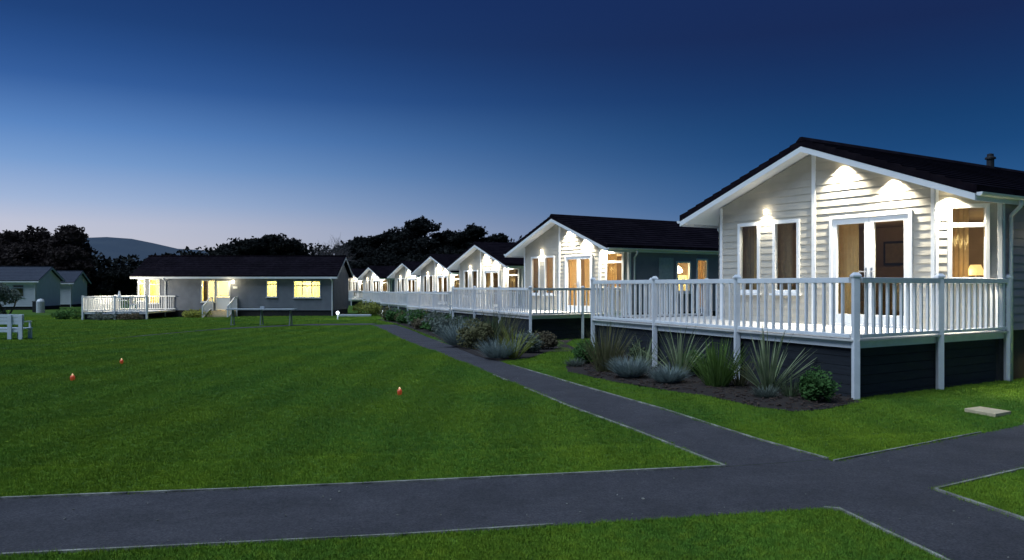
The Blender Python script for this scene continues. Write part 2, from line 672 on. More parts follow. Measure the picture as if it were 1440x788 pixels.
# ------------------------------------------------------------------ lodge prototype (local: x right, y back, z up, floor at 0)
def clip(poly, f):
    """keep the part of poly where f(p) >= 0"""
    out = []
    for i in range(len(poly)):
        a, b_ = poly[i], poly[(i + 1) % len(poly)]
        fa, fb = f(a), f(b_)
        if fa >= 0:
            out.append(a)
        if (fa >= 0) != (fb >= 0):
            t = fa / (fa - fb)
            out.append((a[0] + (b_[0] - a[0]) * t, a[1] + (b_[1] - a[1]) * t))
    return out


def clad(mb, fr, L, top, openings=(), zb=0, pitch=.155, off=.016, tops=None):
    P, d, n = fr
    z = zb
    while z < top:
        z1 = z + pitch
        cuts = sorted({z, min(z1, top)} | {q for o in openings for q in (o[2], o[3]) if z < q < min(z1, top)})
        for c0, c1 in zip(cuts[:-1], cuts[1:]):
            mid = (c0 + c1) / 2
            iv = [(0, L)]
            for (a0, a1, q0, q1) in openings:
                if q0 < mid < q1:
                    nv = []
                    for (s, e) in iv:
                        if a1 <= s or a0 >= e:
                            nv.append((s, e))
                        else:
                            if a0 > s: nv.append((s, a0))
                            if a1 < e: nv.append((a1, e))
                    iv = nv
            for s, e in iv:
                pg = [(s, c0), (e, c0), (e, c1), (s, c1)]
                for f in (tops or ()):
                    if pg:
                        pg = clip(pg, f)
                if len(pg) < 3:
                    continue
                pts = []
                for a, zz in pg:
                    oo = off - (off - .003) * (zz - z) / pitch
                    pts.append((P[0] + d[0] * a + n[0] * oo, P[1] + d[1] * a + n[1] * oo, zz))
                mb.poly(pts)
                low = [p_[0] for p_ in pg if abs(p_[1] - c0) < 1e-5]
                if abs(c0 - z) < 1e-6 and len(low) > 1:
                    s, e = min(low), max(low)
                    q = lambda a, o: (P[0] + d[0] * a + n[0] * o, P[1] + d[1] * a + n[1] * o, c0)
                    mb.poly([q(s, .0), q(e, .0), q(e, off), q(s, off)])
        z = z1


def window(parent, fr, a0, a1, z0, z1, transom=None, mullions=(), fw=.075, sill=True, name='window', fm='white', glass='glass', leafs=False):
    b = MB()
    o0, o1 = -.06, .045
    b.fbox(fr, a0, a0 + fw, o0, o1, z0, z1)
    b.fbox(fr, a1 - fw, a1, o0, o1, z0, z1)
    b.fbox(fr, a0 + fw, a1 - fw, o0, o1, z0, z0 + fw)
    b.fbox(fr, a0 + fw, a1 - fw, o0, o1, z1 - fw, z1)
    if transom:
        b.fbox(fr, a0 + fw, a1 - fw, o0, o1 - .004, transom - .04, transom + .04)
    for m_ in mullions:
        b.fbox(fr, m_ - .035, m_ + .035, o0, o1 - .004, z0 + fw, z1 - fw)
    w = b.build(name, fm, parent, bevel=.006)
    g = MB()
    g.fbox(fr, a0 + fw * .6, a1 - fw * .6, -.02, -.012, z0 + fw * .6, z1 - fw * .6)
    g.build('pane', glass, w)
    if sill:
        s = MB()
        s.fbox(fr, a0 - .04, a1 + .04, .0, .10, z0 - .045, z0 - .002)
        s.build('sill', fm, w)
    return w


def curtain(parent, fr, a0, a1, z0, z1, m='curtain', depth=-.22, amp=.03, name='curtain'):
    P, d, n = fr
    b = MB()
    N = max(10, int((a1 - a0) / .02))
    for k in range(N + 1):
        a = a0 + (a1 - a0) * k / N
        o = depth + amp * math.sin(a * 75) + amp * .5 * math.sin(a * 31 + 1)
        for z in (z0, z1):
            oo = depth + (o - depth) * (1 if z == z0 else .6)
            b.v.append((P[0] + d[0] * a + n[0] * oo, P[1] + d[1] * a + n[1] * oo, z))
        if k:
            i = 2 * (k - 1)
            b.f.append((i, i + 2, i + 3, i + 1))
    return b.build(name, m, parent, smooth=True)


def add_light(name, kind, parent, loc, energy, col, size=.05, rot=None, spot=None, blend=.5):
    ld = bpy.data.lights.new(name, kind)
    ld.energy = energy
    ld.color = col
    ld.shadow_soft_size = size
    if spot:
        ld.spot_size = math.radians(spot)
        ld.spot_blend = blend
    o = bpy.data.objects.new(name, ld)
    COL.objects.link(o)
    o.parent = parent
    o.location = loc
    if rot:
        o.rotation_euler = rot
    return o


WARM = (1, .91, .71)
SLOPE = .376
RT = 3.90          # ridge height of the roof's top face
WT = 3.66          # apex of the wall


def make_lodge():
    root = empty('holiday_lodge')
    XR, XF, CH, LEN = 3.4, 2.62, .78, 12.0
    fF = ((-XF, 0), (1, 0), (0, -1))
    s2 = math.sqrt(.5)
    fC = ((XF, 0), (s2, s2), (s2, -s2))                 # right chamfer
    fCl = ((-XR, CH), (s2, -s2), (-s2, -s2))            # left chamfer
    fS = ((XR, CH), (0, 1), (1, 0))
    fSl = ((-XR, LEN), (0, -1), (-1, 0))
    fB = ((XR, LEN), (-1, 0), (0, 1))
    CL = CH / s2
    w = MB()
    ox = XF
    front_open = [(ox - 2.065, ox - 1.417, .65, 2.27), (ox - 1.06, ox - .34, .65, 2.27), (ox + .40, ox + 2.20, .02, 2.26)]
    tf = [lambda p: WT - SLOPE * abs(p[0] - ox) - p[1]]
    # split at the ridge so that the clip stays convex
    def half(sign):
        return [lambda p: (WT - SLOPE * (p[0] - ox) * sign) - p[1], lambda p: (p[0] - ox) * sign]
    for sg in (1, -1):
        clad(w, fF, 2 * XF, WT, front_open, tops=half(sg))
    ce = WT - SLOPE * XF
    clad(w, fC, CL, ce, [(.2, .9, .9, 2.32)], tops=[lambda p: WT - SLOPE * (XF + p[0] * s2) - p[1]])
    clad(w, fCl, CL, ce, (), tops=[lambda p: WT - SLOPE * (XR - p[0] * s2) - p[1]])
    sh = WT - SLOPE * XR
    side_open = [(1.5, 2.25, .02, 2.12), (2.4, 3.2, .75, 2.0), (3.5, 4.15, .1, 2.12), (7.0, 8.2, .95, 2.1)]
    w.build('wall', 'cladding', root)
    w = MB()
    w.hexa([(-XR, LEN - .1, 0), (XR, LEN - .1, 0), (XR, LEN, 0), (-XR, LEN, 0), (-XR, LEN - .1, sh), (XR, LEN - .1, sh), (XR, LEN, sh), (-XR, LEN, sh)])
    w.poly([(XR, LEN, sh), (-XR, LEN, sh), (0, LEN, WT)])
    w.build('rear_wall', 'cladding', root)
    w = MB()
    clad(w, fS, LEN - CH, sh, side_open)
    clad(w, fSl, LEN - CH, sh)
    w.build('side_wall', 'cladding_side', root)
    # corner boards and ridge strip
    for fr_t, t0, t1, o1, zt in ((fF, ox - .035, ox + .055, .035, WT - .02), (fF, 0, .07, .03, ce), (fF, 2 * XF - .07, 2 * XF, .03, ce),
                                 (fC, 0.0, .05, .03, ce - .02), (fC, CL - .07, CL, .03, sh), (fS, 0, .07, .03, sh)):
        t = MB()
        t.fbox(fr_t, t0, t1, 0, o1, 0, zt)
        t.build('trim_board', 'white', root)
    # skirt
    k = MB()
    pl_ = [(-XF + .04, .05), (XF - .04, .05), (XR - .05, CH + .02), (XR - .05, LEN - .05), (-XR + .05, LEN - .05), (-XR + .05, CH + .02)]
    k.prism(pl_, -1.2, -.003)
    k.build('skirt', 'brick', root)
    # room inside
    r = MB()
    z1 = 2.34
    D = 4.6
    rp = [(-XF + .14, .14), (XF - .14, .14), (XR - .14, CH + .08), (XR - .14, D), (-XR + .14, D), (-XR + .14, CH + .08)]
    # inner walls, with the openings left out
    def iw(fr, L, ops, a_off=.0):
        P, d_, n_ = fr
        xs_ = sorted({0, L} | {q for o_ in ops for q in o_[:2]})
        for a, c_ in zip(xs_[:-1], xs_[1:]):
            zs = [(0.01, z1)]
            for o_ in ops:
                if o_[0] <= a + 1e-6 and o_[1] >= c_ - 1e-6:
                    zs = [(0.01, o_[2]), (o_[3], z1)]
            for q0, q1 in zs:
                if q1 - q0 > .02:
                    r.fbox(fr, a, c_, -.12, -.08, q0, q1)
    iw(fF, 2 * XF, front_open)
    iw(fC, CL, [(.2, .9, .9, 2.32)])
    iw(fCl, CL, [])
    iw(fS, D - CH + .4, [o_ for o_ in side_open if o_[1] < 4.6])
    iw(((-XR, D + .4), (0, -1), (-1, 0)), D - CH + .4, [])
    r.box(-XR + .12, D + .34, .01, XR - .12, D + .4, z1)
    r.prism([(p[0], p[1]) for p in [(-XF, .12), (XF, .12), (XR - .08, CH), (XR - .08, D + .4), (-XR + .08, D + .4), (-XR + .08, CH)]], z1 + .002, z1 + .03)
    r.build('room_lining', 'room', root)
    r = MB()
    r.prism([(p[0], p[1]) for p in [(-XF, .06), (XF, .06), (XR - .08, CH), (XR - .08, D + .4), (-XR + .08, D + .4), (-XR + .08, CH)]], .0, .012)
    r.build('room_floor', 'room_floor', root)
    # roof
    HX, Y0, Y1 = 3.56, -.42, LEN + .35
    rf = MB()
    th = .15
    for sg in (1, -1):
        n = 13
        for i in range(n):
            xa, xb = HX * i / n, HX * (i + 1) / n + .02
            za, zb_ = RT - SLOPE * xa, RT - SLOPE * xb
            a_, b_ = (sg * xa, sg * xb)
            pts = [(a_, Y0, za - th), (b_, Y0, zb_ - th), (b_, Y1, zb_ - th), (a_, Y1, za - th),
                   (a_, Y0, za - .012), (b_, Y0, zb_ + .012), (b_, Y1, zb_ + .012), (a_, Y1, za - .012)]
            if sg < 0:
                pts = [pts[1], pts[0], pts[3], pts[2], pts[5], pts[4], pts[7], pts[6]]
            rf.hexa(pts)
    roof = rf.build('roof', 'roof', root)
    rg = MB()
    for i in range(30):
        ya = Y0 - .01 + i * (Y1 - Y0 + .02) / 30
        yb = ya + (Y1 - Y0 + .02) / 30 - .008
        rg.hexa([(-.13, ya, RT - .045), (.13, ya, RT - .045), (.13, yb, RT - .045), (-.13, yb, RT - .045),
                 (-.03, ya, RT + .045), (.03, ya, RT + .045), (.03, yb, RT + .045), (-.03, yb, RT + .045)])
    rg.build('ridge_tiles', 'roof', roof)
    v_ = MB()
    v_.lathe((0, 7.2, RT), [(.09, 0), (.09, .22), (.13, .23), (.13, .27), (.08, .30), (.08, .36), (.02, .38)], 12)
    v_.build('flue', 'black', roof)
    # soffit (underside) and barge boards
    so = MB()
    for sg in (1, -1):
        for (xa, xb) in ((0, HX - .03),):
            za, zb_ = RT - .17 - SLOPE * xa, RT - .17 - SLOPE * xb
            pts = [(sg * xa, Y0 + .02, za - .05), (sg * xb, Y0 + .02, zb_ - .05), (sg * xb, Y1 - .02, zb_ - .05), (sg * xa, Y1 - .02, za - .05),
                   (sg * xa, Y0 + .02, za), (sg * xb, Y0 + .02, zb_), (sg * xb, Y1 - .02, zb_), (sg * xa, Y1 - .02, za)]
            if sg < 0:
                pts = [pts[1], pts[0], pts[3], pts[2], pts[5], pts[4], pts[7], pts[6]]
            so.hexa(pts)
    so.build('soffit', 'white', roof)
    for sg in (1, -1):
        bb = MB()
        za, zb_ = RT - .155, RT - .155 - SLOPE * HX
        pts = [(0, Y0 - .015, za - .115), (sg * HX, Y0 - .015, zb_ - .115), (sg * HX, Y0 + .015, zb_ - .115), (0, Y0 + .015, za - .115),
               (0, Y0 - .015, za), (sg * HX, Y0 - .015, zb_), (sg * HX, Y0 + .015, zb_), (0, Y0 + .015, za)]
        if sg < 0:
            pts = [pts[1], pts[0], pts[3], pts[2], pts[5], pts[4], pts[7], pts[6]]
        bb.hexa(pts)
        bb.build('bargeboard', 'white', roof)
        fa = MB()
        ze = RT - SLOPE * HX
        fa.box(*( (HX - .02, Y0 + .02, ze - .27, HX + .005, Y1, ze - .155) if sg > 0 else (-HX - .005, Y0 + .02, ze - .27, -HX + .02, Y1, ze - .155)))
        fa.build('fascia', 'white', roof)
        gt = MB()
        # half-round gutter
        gx = sg * (HX + .06)
        N = 8
        base = len(gt.v)
        for yy in (Y0 + .0, Y1):
            for j in range(N + 1):
                t_ = math.pi + math.pi * j / N
                gt.v.append((gx + .058 * math.cos(t_), yy, ze - .13 + .065 * math.sin(t_)))
        for j in range(N):
            gt.f.append((j, j + 1, j + N + 2, j + N + 1))
        gt.f.append(tuple(range(N + 1)))
        g_ = gt.build('gutter', 'white', root)
        sm = g_.modifiers.new('thickness', 'SOLIDIFY')
        sm.thickness = .006
        dp = MB()
        yy = 1.0
        dp.tube([(gx, yy, ze - .18), (gx, yy, ze - .30), (sg * (XR + .055), yy, ze - .46), (sg * (XR + .055), yy, ze - .6), (sg * (XR + .055), yy, -1.0)], .036, 10)
        dp.build('downpipe', 'white', root, smooth=True)
    # windows and doors
    for o_ in front_open[:2]:
        window(root, fF, *o_)
    curtain(root, fF, front_open[0][0] + .30, front_open[0][1] + .05, .5, 2.3, 'curtain')
    curtain(root, fF, front_open[0][0] - .1, front_open[0][0] + .28, .5, 2.3, 'curtain_grey')
    curtain(root, fF, front_open[1][0] - .05, front_open[1][0] + .34, .5, 2.3, 'curtain_grey')
    curtain(root, fF, front_open[1][0] + .42, front_open[1][1] + .05, .5, 2.3, 'curtain')
    curtain(root, fF, ox + .42, ox + .92, .05, 2.25, 'curtain')
    window(root, fC, .2, .9, .9, 2.32, transom=1.93)
    curtain(root, fC, .1, .62, .8, 2.3, 'curtain')
    # french doors
    a0, a1 = front_open[2][:2]
    b = MB()
    b.fbox(fF, a0, a0 + .07, -.06, .05, .0, 2.26)
    b.fbox(fF, a1 - .07, a1, -.06, .05, .0, 2.26)
    b.fbox(fF, a0 + .07, a1 - .07, -.06, .05, 2.19, 2.26)
    b.fbox(fF, a0 + .07, a1 - .07, -.06, .05, .0, .045)
    door = b.build('french_door', 'white', root, bevel=.006)
    mid = (a0 + a1) / 2
    for l0, l1, hx in ((a0 + .073, mid - .003, mid - .06), (mid + .003, a1 - .073, mid + .06)):
        lf = MB()
        lf.fbox(fF, l0, l0 + .10, -.04, .035, .05, 2.185)
        lf.fbox(fF, l1 - .10, l1, -.04, .035, .05, 2.185)
        lf.fbox(fF, l0 + .10, l1 - .10, -.04, .035, 2.075, 2.185)
        lf.fbox(fF, l0 + .10, l1 - .10, -.04, .035, .05, .24)
        lf.build('door_leaf', 'white', door, bevel=.005)
        gl = MB()
        gl.fbox(fF, l0 + .08, l1 - .08, -.012, -.004, .22, 2.1)
        gl.build('pane', 'glass', door)
        h = MB()
        P = (fF[0][0] + hx, -.035)
        h.box(P[0] - .018, -.045, .98, P[0] + .018, -.034, 1.18)
        s_ = -1 if hx < mid else 1
        h.tube([(P[0], -.04, 1.10), (P[0], -.09, 1.10), (P[0] + s_ * .12, -.09, 1.10)], .011, 8)
        h.build('door_handle', 'metal', door)
    # side: white door, lantern, lit glazed door, small window
    b = MB()
    b.fbox(fS, 1.5, 2.25, -.05, .03, .02, 2.12)
    for q0, q1 in ((.2, .95), (1.1, 1.95)):
        b.fbox(fS, 1.6, 2.15, .03, .038, q0, q1)
    sdr = b.build('side_door', 'old_white', root)
    window(root, fS, 2.4, 3.2, .75, 2.0, sill=True)
    window(root, fS, 3.5, 4.15, .1, 2.12, sill=False)
    curtain(root, fS, 3.55, 4.1, .1, 2.1, 'curtain', depth=-.18)
    curtain(root, fS, 2.35, 3.25, .7, 1.45, 'curtain_bright', depth=-.16)
    window(root, fS, 7.0, 8.2, .95, 2.1, transom=1.75)
    P0 = (XR - .42, CH + 2.85, 1.52)
    ln = MB()
    ln.lathe(P0, [(.10, 0), (.22, .04), (.24, .10), (.19, .22), (.05, .32)], 16)
    lan = ln.build('pendant_lamp', 'lamp_glow', root, smooth=True)
    lt = MB()
    lt.tube([(P0[0], P0[1], P0[2] + .32), (P0[0], P0[1], 2.33)], .008, 6)
    lt.build('flex', 'black', lan)
    add_light('pendant_light', 'POINT', root, (P0[0] - .35, P0[1] + .1, P0[2] + .1), 90, (1, .78, .36), .1)
    # soffit downlights
    for x, y, e in ((.72, -.15, 1.0), (1.80, -.15, .95), (XF + .28, .05, .8)):
        z = RT - .22 - SLOPE * x
        dl = MB()
        dl.lathe((x, y, z - .035), [(.035, 0), (.045, .012), (.045, .04)], 12)
        dl.build('downlight', 'lamp_glow', root)
        add_light('downlight_beam', 'SPOT', root, (x, y, z - .05), 950 * e, WARM, .035, (math.radians(3), 0, 0), 112, 1.0)
    wl_ = MB()
    wl_.box(-1.275, -.065, 2.44, -1.205, -.02, 2.54)
    wl_.build('wall_light', 'lamp_glow', root)
    add_light('wall_light_beam', 'SPOT', root, (-1.24, -.16, 2.47), 60, WARM, .03, (math.radians(0), 0, 0), 140, .8)
    add_light('wall_light_up', 'POINT', root, (-1.24, -.13, 2.50), 2.0, WARM, .03)
    # ceiling lamp inside
    cl = MB()
    cl.lathe((2.4, 3.9, 2.12), [(.05, 0), (.16, .03), (.16, .17), (.03, .2)], 14)
    cl.build('ceiling_lamp', 'shade_glow', root)
    return root


lodge = make_lodge()
lodge['category'] = 'lodge'
RL = [  # world position of the facade's centre, floor height
    (6.43, 16.87, .93), (1.95, 32.4, .72), (-1.86, 47.2, .42), (-6.03, 62.2, .30), (-10.4, 77.7, .20), (-16.5, 93.2, .16), (-21.7, 107.2, .12)]
LL = ['nearest pale clad lodge with spotlit gable and glazed double doors at right of the photo',
      'second lodge of the row, orange lit doors and lantern on its side wall',
      'third lodge from the camera, mid-sized gable with dark windows under white light',
      'fourth lodge from the camera, brightly lit gable behind the white railing',
      'fifth lodge from the camera, middle of the five distant gables',
      'sixth lodge from the camera, last but one of the distant gables',
      'smallest and farthest lodge at the end of the lit row']
room_e = [30, 420, 12, 26, 3, 22, 8]
roots = []
for i, (x, y, z) in enumerate(RL):
    r = lodge if i == 0 else copy_tree(lodge)
    r.location = (x, y, z)
    r.rotation_euler = (0, 0, RZ)
    tag(r, LL[i], 'lodge', 'lit holiday lodges in a row')
    roots.append(r)
    if i == 1:
        curtain(r, ((-2.62, 0), (1, 0), (0, -1)), 2.62 + 1.36, 2.62 + 2.1, .05, 2.2, 'curtain')
    add_light('room_light', 'POINT', r, (-.4, 2.6, 2.0), room_e[i], (1, .70, .36), .15)


def lw(i, lx, ly, lz=0):
    """lodge-local to world"""
    x, y, z = RL[i]
    p = Vector((x, y, z)) + Vector((.535, -.845, 0)) * lx + V * ly
    return (p.x, p.y, z + lz)


# wall lantern on the nearest lodge's side wall (beyond the right edge of the picture)
ln = MB()
ln.lathe((3.56, 2.6, 1.75), [(.06, 0), (.09, .18), (.09, .2)], 6)
lan = ln.build('wall_lantern', 'lamp_glow', lodge)
lt = MB()
lt.lathe((3.56, 2.6, 1.952), [(.12, 0), (.02, .09)], 6)
lt.bar((3.4, 2.6, 1.99), (3.56, 2.6, 1.99), .03, .03)
lt.build('lantern_cap', 'black', lan)
add_light('lantern_beam', 'SPOT', lodge, (3.66, 2.55, 1.84), 1150, (1, .78, .30), .06, (math.radians(38), 0, math.radians(38)), 125, .6)


# ------------------------------------------------------------------ decks
def make_deck(detail):
    root = empty('veranda_deck')
    n_front, bay_f, n_side, bay_s = 3, 2.68, 2, 2.23
    Wl, Vl = W, V
    A = Vector((0, 0, 0))
    E = Wl * (n_front * bay_f)
    S = Vl * (n_side * bay_s)
    E2 = E + Vl * 3.9
    poly = [A, S, S + Vl * .4 + U * 2, lw_rel(2.0, .3), lw_rel(-2.0, .3), lw_rel(-3.3, 1.4), E2, E]
    b = MB()
    inset = [(p.x, p.y) for p in poly]
    b.prism(inset[::1], -.13, 0)
    b.build('platform', 'floor', root)
    post = lambda P, tall: None
    # fascia boards
    f_ = MB()
    nW = Vector((Wl.y, -Wl.x, 0)) * -1      # outward of the front edge (to the left)
    if nW.dot(Vector((-1, 0, 0))) < 0:
        nW = -nW
    nV = -U
    for a, c_, n_ in ((A, E, nW), (A, S, nV)):
        f_.bar(a + n_ * .012 + Vector((0, 0, -.07)), c_ + n_ * .012 + Vector((0, 0, -.07)), .022, .15)
    nE = Wl
    f_.bar(E + nE * .012 + Vector((0, 0, -.07)), E2 + nE * .012 + Vector((0, 0, -.07)), .022, .15)
    f_.build('deck_fascia', 'white_rail', root)
    # skirting boards under the deck
    ns_ = MB()
    for a, c_, n_ in ((A, E, nW), (A, S, nV), (E, E2, nE)):
        dv_ = (c_ - a).normalized()
        ns_.bar(a - dv_ * .04 + n_ * .0625 + Vector((0, 0, -.018)), c_ + n_ * .0625 + Vector((0, 0, -.018)), .075, .028)
    ns_.build('deck_nosing', 'floor', root)
    sk = MB()
    for a, c_, n_ in ((A, E, nW), (A, S, nV), (E, E2, nE)):
        for k in range(7):
            z = -.215 - k * .145
            sk.bar(a - n_ * .05 + Vector((0, 0, z)), c_ - n_ * .05 + Vector((0, 0, z)), .025, .138)
    sk.build('skirting', 'slate_board', root)
    RH = .95

    def railing(a, c_, n_):
        dvec = (c_ - a).normalized()
        L = (c_ - a).length
        o_ = n_ * .06
        t = MB()
        p0, p1 = a + dvec * .045 + o_, c_ - dvec * .045 + o_
        zt, zb_ = RH - .045, .045
        t.bar(p0 + Vector((0, 0, zt)), p1 + Vector((0, 0, zt)), .07, .085)
        t.bar(p0 + Vector((0, 0, zb_)), p1 + Vector((0, 0, zb_)), .05, .055)
        nb = max(3, int(round(L / .185)))
        if not detail:
            for k in range(1, nb):
                q = a + dvec * (L * k / nb) + o_
                t.bar(q + Vector((0, 0, zb_)), q + Vector((0, 0, zt)), .04, .03, up=dvec)
        pn = t.build('railing', 'white_rail', root, bevel=.006 if detail else 0)
        if detail:
            for k in range(1, nb):
                q = a + dvec * (L * k / nb) + o_
                bb = MB()
                bb.bar(Vector((0, 0, 0)), Vector((0, 0, zt - zb_ - .06)), .044, .034, up=dvec)
                bb.build('baluster', 'white_rail', pn, loc=q + Vector((0, 0, zb_ + .02)))
        return pn

    def add_post(P, n_):
        q = P + n_ * .06
        b_ = MB()
        b_.box(q.x - .05, q.y - .05, -1.15, q.x + .05, q.y + .05, RH + .03)
        po = b_.build('post', 'white_rail', root, bevel=.008 if detail else 0)
        c2 = MB()
        c2.hexa([(q.x - .065, q.y - .065, RH + .03), (q.x + .065, q.y - .065, RH + .03), (q.x + .065, q.y + .065, RH + .03), (q.x - .065, q.y + .065, RH + .03),
                 (q.x - .03, q.y - .03, RH + .075), (q.x + .03, q.y - .03, RH + .075), (q.x + .03, q.y + .03, RH + .075), (q.x - .03, q.y + .03, RH + .075)])
        c2.box(q.x - .065, q.y - .065, RH + .005, q.x + .065, q.y + .065, RH + .03)
        c2.build('post_cap', 'white_rail', po)

    for k in range(n_front):
        a = A + Wl * (bay_f * k)
        railing(a, a + Wl * bay_f, nW)
    for k in range(n_side):
        a = A + Vl * (bay_s * k)
        railing(a, a + Vl * bay_s, nV)
    railing(E, E + Vl * 1.9, nE)
    railing(E + Vl * 1.9, E2, nE)
    add_post(A, (nW + nV) * .6)
    for k in range(1, n_front):
        add_post(A + Wl * (bay_f * k), nW)
    add_post(E, (nW + nE) * .7)
    for k in range(1, n_side + 1):
        add_post(A + Vl * (bay_s * k), nV)
    add_post(E + Vl * 1.9, nE)
    add_post(E2, nE)
    return root


def lw_rel(lx, ly):
    # relative to the deck corner of lodge 1
    x, y, _ = lw(0, lx, ly)
    return Vector((x - 5.28, y - 12.18, 0))


deckA = make_deck(True)
deckB = make_deck(False)
DL = ['raised deck with white railing in front of the nearest lodge',
      'white railed deck of the second lodge, partly hidden by the nearest deck',
      'white railed deck of the third lodge behind the planted bed',
      'white railed deck of the fourth lodge from the camera',
      'white railed deck of the fifth lodge from the camera',
      'white railed deck of the sixth lodge from the camera',
      'farthest white railed deck, below the smallest gable']
DC = [(5.28, 12.18, .93), (.66, 27.75, .72)]
for i in range(2, 7):
    x, y, z = lw(i, 3.3, -3.5)
    DC.append((x - .25, y, z))
for i, (x, y, z) in enumerate(DC):
    r = deckA if i == 0 else copy_tree(deckA if i == 1 else deckB) if i != 2 else deckB
    r.location = (x, y, z)
    tag(r, DL[i], 'deck', 'white railed decks in front of the lodges')

# ------------------------------------------------------------------ furniture in and on the first lodges
def place(root, i, lx, ly, lz=0, rz=0):
    root.location = lw(i, lx, ly, lz)
    root.rotation_euler = (0, 0, RZ + rz)


def side_table(i, lx, ly, label):
    r = empty('side_table')
    b = MB()
    b.box(-.25, -.22, .66, .25, .22, .70)
    b.build('table_top', 'wood', r, bevel=.005)
    for sx in (-.21, .21):
        for sy in (-.18, .18):
            l_ = MB()
            l_.box(sx - .02, sy - .02, 0, sx + .02, sy + .02, .66)
            l_.build('leg', 'wood', r)
    place(r, i, lx, ly, .012)
    tag(r, label, 'table')


def table_lamp(i, lx, ly, lz, label):
    r = empty('table_lamp')
    b = MB()
    b.lathe((0, 0, 0), [(.08, 0), (.08, .02), (.03, .05), (.06, .14), (.05, .22), (.012, .27), (.012, .34)], 14)
    b.build('base', 'metal', r, smooth=True)
    s = MB()
    s.lathe((0, 0, .30), [(.17, 0), (.09, .2)], 18)
    s.build('lamp_shade', 'shade_glow', r, smooth=True)
    add_light('bulb_light', 'POINT', r, (-.1, -.26, .34), 7, (1, .66, .28), .06)
    place(r, i, lx, ly, lz)
    tag(r, label, 'lamp')


side_table(0, 2.75, 1.15, 'brown side table inside the corner window of the nearest lodge')
table_lamp(0, 2.75, 1.15, .72, 'glowing table lamp behind the corner window of the nearest lodge')
side_table(1, 2.75, 1.15, 'side table just inside the corner window of the second lodge')
table_lamp(1, 2.75, 1.15, .72, 'glowing table lamp behind the corner window of the second lodge')


def armchair(i, lx, ly, rz, label, lz=.012):
    r = empty('rattan_armchair')
    b = MB()
    b.box(-.33, -.30, .30, .33, .30, .40)
    b.build('seat', 'rattan', r, bevel=.02)
    b = MB()
    n = 12
    for k in range(n):
        t0, t1 = math.pi * k / n, math.pi * (k + 1) / n
        h0, h1 = .62 + .36 * math.sin(t0) ** 2, .62 + .36 * math.sin(t1) ** 2
        q = lambda t, R: (R * math.cos(t), R * math.sin(t) * .95)
        a, c_ = q(t0, .33), q(t1, .33)
        a2, c2 = q(t0, .38), q(t1, .38)
        b.hexa([(*a, .30), (*c_, .30), (*c2, .30), (*a2, .30), (*a, h0), (*c_, h1), (*c2, h1), (*a2, h0)])
    b.build('backrest', 'rattan', r)
    for sx in (-.28, .28):
        for sy in (-.25, .25):
            l_ = MB()
            l_.box(sx - .025, sy - .025, 0, sx + .025, sy + .025, .30)
            l_.build('leg', 'wood', r)
    place(r, i, lx, ly, lz, rz)
    tag(r, label, 'chair', 'rattan chairs at the lodges')


armchair(0, 1.75, .72, math.radians(200), 'brown woven armchair behind the right glass door of the nearest lodge')
armchair(1, 1.8, 1.1, math.radians(190), 'woven armchair inside the orange lit doors of the second lodge')


def sofa(i, lx, ly, rz, label):
    r = empty('sofa')
    b = MB()
    b.box(-.95, -.42, .12, .95, .42, .42)
    b.build('seat', 'curtain_grey', r, bevel=.03)
    b = MB()
    b.box(-.95, .30, .42, .95, .46, .88)
    b.build('backrest', 'curtain_grey', r, bevel=.03)
    for x in (-.97, .83):
        b = MB()
        b.box(x, -.42, .425, x + .14, .29, .62)
        b.build('armrest', 'curtain_grey', r, bevel=.02)
    for sx in (-.85, .85):
        for sy in (-.35, .35):
            b = MB()
            b.box(sx - .03, sy - .03, 0, sx + .03, sy + .03, .12)
            b.build('leg', 'wood', r)
    place(r, i, lx, ly, .012, rz)
    tag(r, label, 'sofa')


sofa(0, -1.2, 3.9, 0, 'dim grey sofa at the back of the room behind the nearest glass doors')
pf = MB()
pf.box(-.5, -.02, 0, .5, .02, .62)
po_ = pf.build('wall_picture', 'black')
place(po_, 0, -1.0, 4.86, 1.35)
tag(po_, 'dark framed picture on the back wall above the grey sofa', 'picture')
pi_ = MB()
pi_.box(-.44, -.03, .06, .44, -.022, .56)
pi_.build('print', 'curtain_grey', po_)

